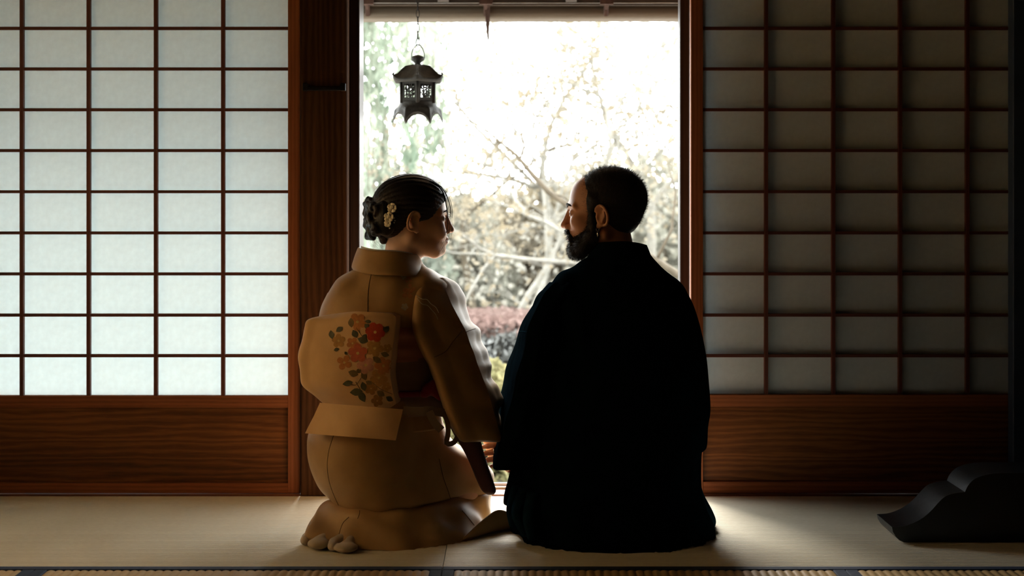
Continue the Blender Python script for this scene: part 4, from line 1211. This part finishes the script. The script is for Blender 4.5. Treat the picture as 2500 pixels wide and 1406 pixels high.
Fk.ell(tuple(kc), (.020, .018, .017), .01).ell(tuple(kc+Vector((.012, -.002, .014))), (.014, .012, .012), .006).ell(tuple(kc+Vector((-.012, -.006, -.012))), (.014, .012, .010), .006)
Fk.cap(tuple(kc), tuple(kc+Vector((.032, .004, -.006))), .010, .008, .006).cap(tuple(kc), tuple(kc+Vector((.028, -.002, -.024))), .009, .007, .006)
V, Fq = Fk.mesh(1); np_mesh('cord_knot', V, Fq, M['cord'], wo)
# pillow bow (drum)
out_l = [(996, 812), (991, 797), (983, 781), (966, 762), (950, 745), (938, 735), (905, 730), (867, 729), (831, 738), (800, 746), (786, 750), (774, 780), (766, 812)]
ys_ = np.array([996, 985, 966, 938, 900, 867, 831, 800, 782, 772, 765.0])
xl_ = np.array([812, 786, 764, 735, 729.5, 729, 738, 745, 752, 778, 815.0]); xr_ = np.array([955, 967, 962, 957, 951, 956, 961, 965, 968, 967, 958.0])
def drum_y(u): return -.600-.075*u-.032*np.sin(np.pi*np.clip(u, 0, 1))**.8
rows_f = []
for py, a, b in zip(ys_, xl_, xr_):
    t = (996-py)/231; edge = .030*(1-math.sin(math.pi*min(max(t, .02), .98))**.45)
    r = []
    for k in range(9):
        u = k/8; r.append(W(a+(b-a)*u, py+(-3 if t > .9 else 0)*math.sin(u*3.1), float(drum_y(u))+edge))
    bk = []
    for k in range(9):
        u = 1-k/8; p = W(a+8+(b-a-14)*u, py, float(drum_y(u))+edge); q = p+Vector((.035*(1 if False else .4), .085-edge, 0)); bk.append(q)
    rows_f.append(r+bk)
drum = loft_obj('obi_bow', M['obi'], wo, rows_f, 150, 80, sharp=[8], disp=lambda x, y, z, u, v: .0022*np.sin(x*30+z*22)+.0012*np.sin(z*70-x*20), angle=60); drum['label'] = 'cream puffed obi bow printed with camellias'
flap_rows = []
for v in np.linspace(0, 1, 5):
    L0 = np.array((746, 1058))*(1-v)+np.array((781, 984))*v; R0 = np.array((965, 1075))*(1-v)+np.array((984, 1000))*v; fr, bk = [], []
    for k in range(7):
        u = k/6; p = L0*(1-u)+R0*u; y_ = -.630-.075*u-.035*math.sin(math.pi*u)-.012*(1-v)
        fr.append(W(p[0], p[1], y_)); bk.append(W(p[0], p[1], y_)+Vector((0, .005, 0)))
    flap_rows.append(fr+bk[::-1])
flap = loft_obj('obi_flap', M['obi'], wo, flap_rows, 84, 30, sharp=[0, 6, 7, 13], angle=50, disp=lambda x, y, z, u, v: .0012*np.sin(x*55+z*20)); flap['label'] = 'plain tail flap hanging below the obi bow'
# knotted sash ends by the right hip
rb = MB()
def ribbon(pts, wd, th=.0022, nd=(0, -1, 0)):
    c = catmull(np.array(pts, float), 20, False); n_ = len(c); rows_ = []
    for i in range(n_):
        a, b = c[max(i-1, 0)], c[min(i+1, n_-1)]; P_ = W(c[i][0], c[i][1], c[i][2]); t = (W(*b)-W(*a)).normalized(); s = t.cross(Vector(nd)).normalized(); q = Vector(nd).normalized()*th
        rows_.append([P_-s*wd/2+q, P_+s*wd/2+q, P_+s*wd/2-q, P_-s*wd/2-q])
    vs_ = [p for r in rows_ for p in r]; fs_ = []
    for i in range(n_-1):
        for k in range(4): fs_.append((i*4+k, i*4+(k+1) % 4, i*4+4+(k+1) % 4, i*4+4+k))
    fs_ += [(3, 2, 1, 0), tuple((n_-1)*4+k for k in range(4))]
    rb.add(vs_, fs_)
ribbon(((985, 1002, -.635), (1020, 1004, -.64), (1050, 1002, -.635), (1084, 1008, -.61)), .022)
ribbon(((1048, 1004, -.640), (1060, 1030, -.645), (1078, 1050, -.645)), .020)
ribbon(((1082, 1006, -.61), (1092, 1030, -.60), (1094, 1058, -.60), (1090, 1082, -.60), (1108, 1080, -.595), (1118, 1058, -.59), (1110, 1032, -.59), (1096, 1010, -.60)), .013, nd=(.3, -1, 0))
rb.build('sash_tie', M['grey_sash'], wo, smooth=False)

# ---- printed flowers
for key, c in (('red', (196,66,34)), ('coral', (206,104,66)), ('pink', (214,150,116)), ('orange', (206,132,66)), ('gold', (196,144,68)), ('amber', (170,118,44)), ('green', (92,90,58)), ('olive', (122,98,46)), ('stamen', (226,190,110)), ('print_white', (206,196,170)), ('print_peach', (206,140,90))):
    M[key] = mottled('print_'+key, hexlin(*[int(v*.88) for v in c]), hexlin(*c), 120, .65, .3, 700)
db = bvh_of([drum])
def flower(px, py, r, colr, npet=5, rot=0.0, lift=.0010, center=True, parent=drum, bv_=None):
    mb = MB(); bv_ = bv_ or db
    for k in range(npet):
        a = rot+2*math.pi*k/npet; print_shape(mb, bv_, petal(px+math.cos(a)*r*.10, py+math.sin(a)*r*.10, a, r*.92, r*.36), lift=lift+.00012*(k % 2))
    if not mb.v: return
    o = mb.build('printed_flower', M[colr], parent, smooth=True)
    if center:
        m2 = MB(); print_shape(m2, bv_, [(px+r*.16*math.cos(t*.785), py+r*.16*math.sin(t*.785)) for t in range(8)], rings=1, lift=lift+.0006)
        if m2.v: m2.build('flower_centre', M['stamen'], o)
for a in ((873, 786, 22, 'orange', 5, .4), (827, 832, 17, 'gold', 5, .9), (861, 838, 15, 'orange', 5, .2), (915, 850, 22, 'gold', 5, .1), (936, 893, 22, 'orange', 5, .7), (841, 885, 19, 'orange', 4, .5), (925, 922, 22, 'gold', 5, .3), (906, 948, 16, 'amber', 5, .0), (921, 978, 15, 'amber', 5, .6), (946, 850, 11, 'gold', 5, .2), (943, 944, 12, 'gold', 5, .2)):
    flower(*a, lift=.0008, center=a[3] != 'amber')
lv = MB()
for k, (px, py, a, l, wd) in enumerate(((810, 817, 1.4, 22, 7), (829, 804, -.6, 20, 7), (897, 797, .8, 18, 7), (943, 804, -.9, 20, 7), (886, 830, .3, 26, 9), (867, 815, 1.1, 22, 8), (822, 853, -.3, 14, 5), (890, 822, -1.0, 16, 6), (849, 935, -.2, 26, 7), (870, 956, -.1, 32, 10), (888, 943, 1.3, 24, 8), (884, 967, 1.1, 32, 9), (951, 973, .5, 20, 7), (845, 862, .9, 10, 4), (899, 785, .1, 14, 5))):
    lv = MB(); print_shape(lv, db, leaf_poly(px, py, a, l, wd), lift=.0012)
    if lv.v: lv.build('printed_leaf', M['green'], drum, smooth=True)
lv = MB()
for px, py, a, l, wd in ((858, 788, 1.5, 24, 8), (863, 911, .3, 26, 9), (889, 917, 1.2, 24, 8), (921, 878, .6, 26, 8), (876, 905, -.8, 16, 6), (940, 865, .3, 22, 7), (901, 934, .4, 18, 6), (930, 960, .6, 22, 8)):
    lv = MB(); print_shape(lv, db, leaf_poly(px, py, a, l, wd), lift=.0011)
    if lv.v: lv.build('printed_leaf', M['olive'], drum, smooth=True)
sv = MB()
for ln in (((895, 905), (880, 925), (868, 940), (850, 936)), ((868, 932), (878, 948), (884, 965)), ((905, 930), (930, 950), (958, 962)), ((870, 800), (880, 815), (895, 835))):
    c = catmull(np.array(ln, float), 10, False); pts_ = [on_surface(db, a, b, .0006) for a, b in c]; MB().tube([p for p in pts_ if p is not None], .0008, 4).build('printed_stem', M['olive'], drum)
flower(893, 891, 22, 'pink', 5, .5, .0016); flower(874, 862, 24, 'coral', 5, .9, .0018); flower(916, 811, 24, 'red', 6, .2, .0018)
# shoulder blossoms and mist lines
tb3 = bvh_of([tors, slv])
flower(988, 749, 9, 'print_white', 5, .2, .0012, parent=tors, bv_=tb3); flower(995, 716, 15, 'print_peach', 4, .9, .0010, False, tors, tb3); flower(1003, 704, 12, 'print_peach', 3, .3, .0011, False, tors, tb3)
flower(985, 676, 7, 'print_white', 4, .2, .0012, False, tors, tb3); flower(998, 684, 9, 'print_peach', 3, .5, .0010, False, tors, tb3)
ml_ = MB()
for ln in (((1016, 720), (1030, 730), (1042, 731), (1052, 742), (1064, 750), (1071, 764)), ((1018, 728), (1030, 742), (1044, 746), (1054, 757), (1064, 768), (1069, 780))):
    c = catmull(np.array(ln, float), 18, False); pts_ = [on_surface(tb3, a, b, .0006) for a, b in c]; MB().tube([p for p in pts_ if p is not None], .0010, 4).build('printed_mist_line', M['print_white'], tors)
# ================================================================ MAN
M['haori'] = mottled('black_navy_wool', hexlin(6,12,16), hexlin(10,20,26), 30, .9, .5, 1400, spec=.0, sheen=.0, bdist=.0006)
M['hakama'] = mottled('dark_navy_ribbed_cloth', hexlin(15,30,39), hexlin(22,43,54), 30, .85, .5, 900, spec=.0, sheen=.0)
mn = empty('person', (.27, -.48, 0)); tag(mn, 'bearded man in black navy kimono and haori kneeling and looking left', 'person')
M_FACE = (-math.cos(math.radians(16)), math.sin(math.radians(16)))
M_SC = (1.02, 1.0, 1.02)
ear = W(1466, 530, -.52); M_O = Vector((ear.x-.076*M_FACE[1]*-1*-1, ear.y+.076*abs(M_FACE[0]), ear.z))
M_O = Vector((ear.x+.076*math.sin(math.radians(16)), ear.y+.076*math.cos(math.radians(16)), ear.z))
hf = head_field(M_SC, .046, -.26, False); hv, hq = hf.mesh(1); hvw = place(hv, M_O, M_FACE)
bf = Field((-.06, -.78, .012), (.60, -.08, .80), .0085)
nk = M_O+Vector((.042, -.010, -.24))
bf.cap((.275, -.50, .20), (.285, -.48, .42), .125, .11, .03).cap((.285, -.48, .42), tuple(nk+Vector((0, 0, -.11))), .11, .10, .03)
bf.cap(tuple(nk+Vector((0, 0, -.12))), tuple(nk+Vector((0, 0, .06))), .062, .050, .03)
shL = Vector((.12, -.49, .575)); shR = Vector((.44, -.48, .575)); bf.cap(tuple(shL), tuple(shR), .055, .055, .03)
elL = Vector((.055, -.47, .36)); wrL = W(1300, 1096, -.445); elR = Vector((.475, -.42, .36)); wrR2 = Vector((.36, -.27, .26))
bf.chain([tuple(shL), tuple(elL), tuple(wrL)], [.05, .040, .027], .02).chain([tuple(shR), tuple(elR), tuple(wrR2)], [.05, .040, .030], .02)
for s in (1, -1):
    bf.cap((.275+.08*s, -.50, .18), (.275+.13*s, -.16, .10), .085, .062, .03).cap((.275+.13*s, -.17, .07), (.275+.06*s, -.60, .06), .05, .038, .02)
bv, bq = bf.mesh(1)
(hm, tipsM, chM) = hand_pieces(wrL, (-.97, .06, -.17), (.05, .95, -.2), -1, .14, .92, forearm=tuple(wrL*.7+elL*.3))
bodym = union_into('body', [(hvw, hq), (bv, bq), hm], M['skin'], mn); bodym['label'] = 'warm skinned head, neck and hand'
paint_tone(bodym, hexlin(196,142,110), M_O, M_FACE, M_SC, hexlin(150,84,74), False)
# silver ring on a finger
ch = chM[1]; a, b = Vector(ch[1][0]), Vector(ch[2][0]); c = a*.12+b*.88; d = (b-a).normalized(); u_ = d.orthogonal().normalized(); v_ = d.cross(u_); rm = MB()
pts_ = [c+(u_*math.cos(t)+v_*math.sin(t))*.0100 for t in np.linspace(0, 2*math.pi, 21)]; rm.tube(pts_, .0019, 6, cap=False); o = rm.build('finger_ring', M['silver'], mn, smooth=True)
# hair
S = lambda *p: tuple(p[i]*M_SC[i] for i in range(3))
Fh = Field((-.14, -.11, -.10), (.12, .11, .16), .003)
Fh.ell(S(-.013, 0, .050), S(.0985, .0785, .0865), .01); Fh.ell(S(-.036, 0, .000), S(.054, .060, .052), .02)
Fh.chain([S(.020, .066, .045), S(.028, .0665, .015)], [.016, .008], .012); Fh.chain([S(.020, -.066, .045), S(.028, -.0665, .015)], [.016, .008], .012)
for s in (1, -1): Fh.ell(S(-.003, .090*s, .002), S(.023, .026, .033), .006, 'sub'); Fh.ell(S(-.006, .085*s, -.05), S(.03, .04, .045), .01, 'sub')
X, Y, Z = np.meshgrid(*Fh.ax, indexing='ij'); Fh.D += (.0007*np.sin(X*520+Z*90)*np.sin(Y*480+Z*130)).astype(np.float32)
V, Fq = Fh.mesh(1); Nn = field_normals(V, Fq); rg = np.random.default_rng(3)
up = V[:, 2] > -.02
SV, ST = spikes(V[up], Nn[up], 9000, .008, .00035, rg, (-.3, 0, .3), .45)
Vw = place(np.concatenate([V, SV]), M_O, M_FACE); hairm = mixed_mesh('hair', Vw, Fq, ST+len(V), M['hair_short'], mn); hairm['label'] = 'short black hair with receding hairline'
# beard and moustache
Fb = Field((-.03, -.09, -.135), (.135, .09, .04), .0027)
for s in (1, -1):
    Fb.chain([S(.026, .0655, .010), S(.022, .0640, -.020), S(.026, .0575, -.048), S(.050, .040, -.074), S(.076, .020, -.090)], [.0060, .0085, .0150, .0190, .0200], .016)
    Fb.chain([S(.050, .044, -.048), S(.070, .032, -.060)], [.0075, .0100], .014)
    Fb.chain([S(.1085, .002, -.0385), S(.1015, .018, -.0425), S(.092, .0285, -.056), S(.088, .026, -.075)], [.0048, .0052, .0060, .0080], .006)
Fb.ell(S(.0880, 0, -.0880), S(.0190, .026, .0200), .012); Fb.ell(S(.078, 0, -.0985), S(.024, .030, .0165), .012)
Fb.ell(S(.108, 0, -.0545), S(.010, .0185, .0085), .004, 'sub')
X, Y, Z = np.meshgrid(*Fb.ax, indexing='ij'); Fb.D += (.0008*np.sin(X*600+Z*200)*np.sin(Y*560+Z*420)).astype(np.float32)
V, Fq = Fb.mesh(1); Nn = field_normals(V, Fq)
SV, ST = spikes(V, Nn, 9000, .0075, .00030, rg, (.2, 0, -.7), .45)
Vw = place(np.concatenate([V, SV]), M_O, M_FACE); o = mixed_mesh('beard', Vw, Fq, ST+len(V), M['hair_short'], mn); o['label'] = 'trimmed dark beard and moustache'
eb = MB()
for s in (1, -1):
    w_ = place(np.array([(.106, .014*s, .027), (.1005, .034*s, .034), (.084, .051*s, .029)])*np.array(M_SC), M_O, M_FACE); MB().tube([Vector(p) for p in w_], [.0036, .0040, .0016], 6).build('eyebrow', M['hair_short'], bodym, smooth=True)
# earring
e0 = place(np.array([S(.006, .083, -.030)]), M_O, M_FACE)[0]; em = MB(); R_ = .0042
em.tube([Vector(e0)+Vector((.0038*math.cos(t), -.001, -.003+R_*math.sin(t))) for t in np.linspace(0, 2*math.pi, 15)], .0008, 5, cap=False)
em.tube([Vector(e0)+Vector((0, -.002, -.0075)), Vector(e0)+Vector((0, -.002, -.012)), Vector(e0)+Vector((.0004, -.002, -.017)), Vector(e0)+Vector((0, -.002, -.0225))], [.0006, .0024, .0028, .0006], 6)
em.build('earring', M['silver'], mn, smooth=True)

# ---- haori: back and shoulders
yc = -.475
def mf(x, y, z, u, v):
    lf = np.exp(-((x-.13)/.09)**2); low = np.clip((.34-v)*4, 0, 1)
    return lf*.0040*np.sin(x*75+z*24)*np.clip((v-.3)*3, 0, 1)*np.clip((.97-v)*10, 0, 1)+low*(.009*np.sin(u*75)+.005*np.sin(u*41+1))+.002*np.sin(x*60-z*30)
rows = []
for py, a, b, hd_, y_ in ((1352, 1300, 1690, .225, -.50), (1344, 1284, 1712, .232, -.50), (1318, 1262, 1730, .236, -.50), (1285, 1249, 1737, .236, -.49), (1258, 1246, 1735, .232, -.49), (1225, 1249, 1722, .222, -.485), (1190, 1253, 1710, .210, -.48), (1140, 1257, 1708, .198, yc), (1093, 1260, 1712, .190, yc), (1040, 1261, 1722, .184, yc), (992, 1264, 1728, .178, yc), (928, 1270, 1725, .172, yc), (867, 1274, 1719, .165, yc),
        (810, 1278, 1709, .158, yc), (765, 1291, 1698, .150, yc), (722, 1312, 1681, .138, yc), (690, 1340, 1660, .122, yc), (668, 1368, 1637, .105, yc), (650, 1398, 1612, .088, yc), (634, 1428, 1596, .075, yc), (618, 1450, 1586, .066, yc), (606, 1460, 1578, .058, yc)):
    ex = .05*min(1, max(0, (py-700)/200)); rows.append(ring(a, b, py, y_+ex, hd_+ex, e=2.35))
coat = loft_obj('haori_coat', M['haori'], mn, rows, 200, 150, disp=mf); coat['label'] = 'black navy haori coat'
# left sleeve reaching to the woman, crisp back edge
def mrow(py, fl_, bl, br, fr, yf=-.40, yb=-.62, yr=-.58):
    return [W(bl, py, yb), W((bl+br)/2, py, yb-.012), W(br, py, yr), W((br+fr)/2, py, -.45), W(fr, py, -.38), W((fr+fl_)/2, py, -.36), W(fl_, py, yf), W((fl_+bl)/2-2, py, (yf+yb)/2)]
rows = [mrow(1146, 1212, 1218, 1244, 1240, -.50, -.56, -.55), mrow(1139, 1206, 1214, 1256, 1246, -.47, -.60, -.57), mrow(1105, 1209, 1218, 1290, 1270), mrow(1065, 1216, 1226, 1315, 1290), mrow(1008, 1218, 1240, 1330, 1310), mrow(960, 1223, 1252, 1340, 1320), mrow(910, 1234, 1264, 1350, 1330), mrow(867, 1249, 1275, 1355, 1340),
        mrow(810, 1267, 1288, 1360, 1350), mrow(765, 1290, 1303, 1370, 1360, -.41, -.60), mrow(722, 1314, 1325, 1380, 1370, -.43, -.57), mrow(690, 1344, 1356, 1395, 1390, -.45, -.54)]
slm = loft_obj('sleeve', M['haori'], mn, rows, 110, 100, sharp=[0], angle=50, disp=lambda x, y, z, u, v: .0022*np.sin(z*46+x*20))
rows = [ring(a, b, py, -.50, h_, e=2.5) for py, a, b, h_ in ((1232, 1233, 1246, .012), (1226, 1229, 1256, .028), (1205, 1231, 1272, .04), (1175, 1239, 1285, .045), (1140, 1247, 1295, .05), (1090, 1255, 1300, .05))]
loft_obj('sleeve_pocket', M['haori'], mn, rows, 50, 50)
rows = [ring(a, b, py, -.43, h_, e=2.4) for py, a, b, h_ in ((1100, 1690, 1716, .03), (1084, 1672, 1724, .07), (1036, 1650, 1726, .10), (992, 1645, 1731, .12), (928, 1640, 1727, .12), (867, 1635, 1721, .12), (800, 1620, 1708, .11), (740, 1605, 1690, .09), (700, 1590, 1668, .07))]
loft_obj('sleeve', M['haori'], mn, rows, 60, 60)
# collar: inner kimono collar and haori collar
collar('haori_collar', M['haori'], 1514, -.468, [(84, .098, 642, .004, -.01, 0), (82, .094, 634, .004, -.01, 0), (73, .083, 610, .000, -.012, 1), (66, .073, 592, -.004, -.015, 1), (63, .069, 587, -.006, -.016, 1), (60, .066, 592, -.006, -.016, 1), (64, .070, 620, -.004, -.016, 0), (70, .08, 640, 0, -.016, 0)], mn)
collar('under_collar', M['hakama'], 1507, -.462, [(60, .066, 620, .0, -.01, 0), (57, .062, 596, .0, -.012, 0), (55, .060, 592, .0, -.012, 0), (52, .056, 600, .0, -.012, 0), (52, .056, 620, 0, -.012, 0)], mn)
# pleated hakama hem showing at both sides
for k, (pts, wd) in enumerate(((((1262, 1180), (1250, 1240), (1256, 1278)), .05), (((1280, 1190), (1262, 1250), (1284, 1300)), .05), (((1300, 1200), (1290, 1262), (1300, 1310)), .05))):
    rows = []
    for i, (px, py) in enumerate(pts[::-1]):
        y_ = -.52-.04*k-.03*(2-i if i < 2 else 0); rows.append(ring(px-14, px+16, py, y_, wd*(1-.2*i), e=2.8))
    loft_obj('hakama_pleat', M['hakama'], mn, rows, 40, 24)
rows = [ring(a, b, py, y_, h_, e=2.3) for py, a, b, y_, h_ in ((1300, 1690, 1722, -.44, .05), (1292, 1675, 1735, -.44, .08), (1266, 1660, 1742, -.44, .10), (1240, 1650, 1733, -.43, .11), (1198, 1640, 1711, -.42, .11), (1150, 1640, 1698, -.42, .10))]
loft_obj('hakama_pleat', M['hakama'], mn, rows, 60, 40, disp=lambda x, y, z, u, v: .004*np.sin(u*60))
cs_ = MB(); cb = bvh_of([coat, slm])  # first pale line stands in for the highlight along the sleeve's back edge
for line in (((1287, 813), (1278, 870), (1266, 930), (1255, 985)), ((1266, 809), (1276, 809), (1286, 811))):
    c = catmull(np.array(line, float), 14, False); pts_ = [on_surface(cb, a, b, .0003) for a, b in c]; MB().tube([p for p in pts_ if p is not None], .0009, 5).build('seam', M['hakama'], coat)

# ================================================================ HANGING LANTERN
M['bronze'] = mottled('dark_weathered_bronze', (.022,.021,.018,1), (.048,.045,.038,1), 40, .65, .5, 160, spec=.25)
M['bronze_in'] = mottled('rusty_bronze_underside', (.07,.048,.036,1), (.10,.072,.055,1), 40, .75, .4, 160)
LY = .50; ls = F_PX/(LY-CAM_Y)
lc = W(1020, 0, LY).x
def lz(py): return W(0, py, LY).z
lan = empty('hanging_lantern', (lc, LY, lz(297))); tag(lan, 'six sided dark bronze lantern hanging on a chain in the doorway', 'lantern')
rot0 = -math.pi/2+.05
def hexp(r, z, n=6, off=0.0): return [(lc+r*math.cos(rot0+off+2*math.pi*k/n), LY+r*math.sin(rot0+off+2*math.pi*k/n), z) for k in range(n)]
pxm = 1/ls
# roof: domed hexagon with rising corners
def roof_ring(r, z, lift, n=48):
    out = []
    for k in range(n):
        t = 2*math.pi*k/n; ph = (t % (math.pi/3)); e = abs(ph-math.pi/6)/(math.pi/6)
        rr_ = r*(math.cos(math.pi/6)/math.cos(ph-math.pi/6))*(1+.03*e**4)
        out.append((lc+rr_*math.cos(rot0+t), LY+rr_*math.sin(rot0+t), z+lift*e**5))
    return out
rows = [roof_ring(40*pxm, lz(201), 0), roof_ring(60*pxm, lz(203), .004), roof_ring(66*pxm, lz(199), .010), roof_ring(66*pxm, lz(194), .012), roof_ring(56*pxm, lz(186), .006), roof_ring(46*pxm, lz(177), .003), roof_ring(36*pxm, lz(167), .001), roof_ring(22*pxm, lz(161), 0), roof_ring(10*pxm, lz(158), 0)]
rf = loft_obj('roof', M['bronze'], lan, rows, 96, 40)
rm = MB()
for k in range(6):
    t = rot0+2*math.pi*k/6; d = Vector((math.cos(t), math.sin(t), 0)); c = Vector((lc, LY, 0))
    pts_ = [c+d*q*pxm+Vector((0, 0, lz(py))) for q, py in ((12, 159), (34, 164), (46, 174), (57, 184), (66, 190), (69, 184), (66, 180))]
    rm.tube(pts_, [.0022, .0026, .0026, .0028, .0040, .0036, .0022], 6)
rm.build('roof_ridges', M['bronze'], rf, smooth=True)
MB().lathe([(13*pxm, 0), (9*pxm, 3*pxm), (7*pxm, 6*pxm), (9*pxm, 9*pxm), (15.5*pxm, 14*pxm), (17*pxm, 18*pxm), (13.5*pxm, 23*pxm), (6*pxm, 26*pxm), (.5*pxm, 27*pxm)], (lc, LY, lz(161)), 20).build('finial', M['bronze'], lan, smooth=True)
# walls: posts, sills and pierced panels
rb_, zt, zb_ = 46*pxm, lz(199), lz(250)
hp = hexp(rb_, 0)
pm = MB()
for x, y, _ in hp: MB().tube([(x, y, zb_-.004), (x, y, zt)], .0052, 8).build('corner_post', M['bronze'], lan, smooth=True)
R = random.Random(6)
for k in range(6):
    a, b = Vector(hp[k]), Vector(hp[(k+1) % 6]); d = (b-a); nrm = Vector((d.y, -d.x, 0)).normalized(); pmb = MB()
    def strip(u0, v0, u1, v1, wd=.0026):
        p = a+d*u0; q = a+d*u1; p.z = zb_+(zt-zb_)*v0; q.z = zb_+(zt-zb_)*v1; pmb.tube([p, q], wd, 5)
    def bandq(u0, u1, v0, v1, th=.003):
        P_ = []
        for s in (-th/2, th/2):
            for u, v in ((u0, v0), (u1, v0), (u1, v1), (u0, v1)):
                p = a+d*u+nrm*s; p.z = zb_+(zt-zb_)*v; P_.append(p)
        pmb.add(P_, [(0, 3, 2, 1), (4, 5, 6, 7), (0, 1, 5, 4), (1, 2, 6, 5), (2, 3, 7, 6), (3, 0, 4, 7)])
    bandq(.04, .96, -.02, .20); bandq(.04, .96, .84, 1.0); bandq(.04, .17, .2, .84); bandq(.83, .96, .2, .84)
    for u in (.33, .52, .68): strip(u, .2, u+R.uniform(-.05, .05), .84, .0016)
    for i in range(12):
        u, v = R.uniform(.18, .7), R.uniform(.22, .75); strip(u, v, u+R.uniform(.08, .2), v+R.uniform(-.15, .15), .0018)
        p = a+d*R.uniform(.2, .8); p.z = zb_+(zt-zb_)*R.uniform(.25, .8); pmb.lathe([(.0004, -.004), (.0042, 0), (.0004, .004)], p, 6)
    pmb.build('pierced_panel', M['bronze'], lan)
# flared scalloped foot
def foot_ring(r, z, scal, n=72, tw=0.0):
    out = []
    for k in range(n):
        t = 2*math.pi*k/n; ph = ((t+math.pi/6) % (math.pi/3))/(math.pi/3); e = abs(ph-.5)*2
        rr_ = r*(1+.14*e**3 if scal else 1); out.append((lc+rr_*math.cos(rot0+t), LY+rr_*math.sin(rot0+t), z-scal*e**2.6))
    return out
rows = [foot_ring(44*pxm, lz(249), 0), foot_ring(45*pxm, lz(254), 0), foot_ring(47*pxm, lz(259), 0), foot_ring(50*pxm, lz(265), .004), foot_ring(52*pxm, lz(271), .014), foot_ring(54*pxm, lz(276), .030), foot_ring(52*pxm, lz(276), .030), foot_ring(49*pxm, lz(270), .014), foot_ring(44*pxm, lz(263), .002), foot_ring(20*pxm, lz(262), 0)]
ft = loft_obj('flared_foot', M['bronze'], lan, rows, 144, 40)
MB().lathe([(2*pxm, 0), (41*pxm, 0), (42*pxm, 3*pxm), (2*pxm, 3.5*pxm)], (lc, LY, lz(268)), 30).build('base_plate', M['bronze_in'], lan)
# bail and chain
bl = MB(); bl.tube([(lc+q*pxm, LY, lz(py)) for q, py in ((-15, 142), (-15, 131), (-11, 118), (-5, 111), (0, 109), (6, 111), (12, 119), (16, 132), (16, 144))], .0016, 6); bl.build('bail_wire', M['bronze'], lan, smooth=True)
chn = empty('lantern_chain', (lc, LY, lz(-150))); tag(chn, 'thin iron chain holding the bronze lantern', 'chain')
py = 111.0; k = 0
while py > -200:
    pts_ = []
    for t in np.linspace(0, 2*math.pi, 15):
        x = 3.9*math.cos(t); z = 10.5*math.sin(t)
        z = math.copysign(min(abs(z), 99), z)
        if k % 2 == 0: pts_.append((lc+x*pxm, LY, lz(py-8.6+z*-1)))
        else: pts_.append((lc+.1*x*pxm, LY+x*pxm, lz(py-8.6-z)))
    MB().tube(pts_, .0013, 5, cap=False).build('chain_link', M['iron'], chn, smooth=True)
    py -= 17.3; k += 1

# ================================================================ BLACK STAND WITH WAVE SHAPED END
M['lacquer'] = mottled('worn_black_lacquer', hexlin(3,4,5), hexlin(12,16,20), 14, .38, .25, 60, spec=.4, detail=9)
sy0, sy1 = -.624, -.464; syn = 930.0
def sx(px): return (px-CX)/syn
def sz(py): return CAM_Z+(HY-py)/syn
top_c = [(2178, 1287), (2205, 1285), (2232, 1276), (2256, 1262), (2275, 1245), (2292, 1226), (2308, 1212), (2328, 1205), (2356, 1201)]
top_d = [(2356, 1201), (2363, 1186), (2376, 1172), (2394, 1163), (2420, 1157), (2450, 1155), (2490, 1155)]
prof = [(2178, 1287)]
prof = [tuple(p) for p in catmull(np.array(top_c, float), 26, False)]+[tuple(p) for p in catmull(np.array(top_d, float), 18, False)][1:]
half = [(sx(a), sz(b)) for a, b in prof]; xm = sx(2640)
left_under = [(sx(2180), sz(1298)), (sx(2187), sz(1310)), (sx(2196), sz(1319)), (sx(2206), .002)]
poly = left_under[::-1]+half+[(2*xm-x, z) for x, z in half[::-1]]+[(2*xm-x, z) for x, z in left_under]
n = len(poly); vs_ = [(x, sy0, z) for x, z in poly]+[(x, sy1, z) for x, z in poly]
std = MB().add(vs_, [tuple(range(n)), tuple(reversed(range(n, 2*n)))]+[(k, n+k, n+(k+1) % n, (k+1) % n) for k in range(n)]).build('lacquer_stand', M['lacquer'])
std.data.shade_smooth(); std.data.set_sharp_from_angle(angle=math.radians(35))
tag(std, 'worn black lacquered stand with stepped wave shaped end on the mat', 'stand')
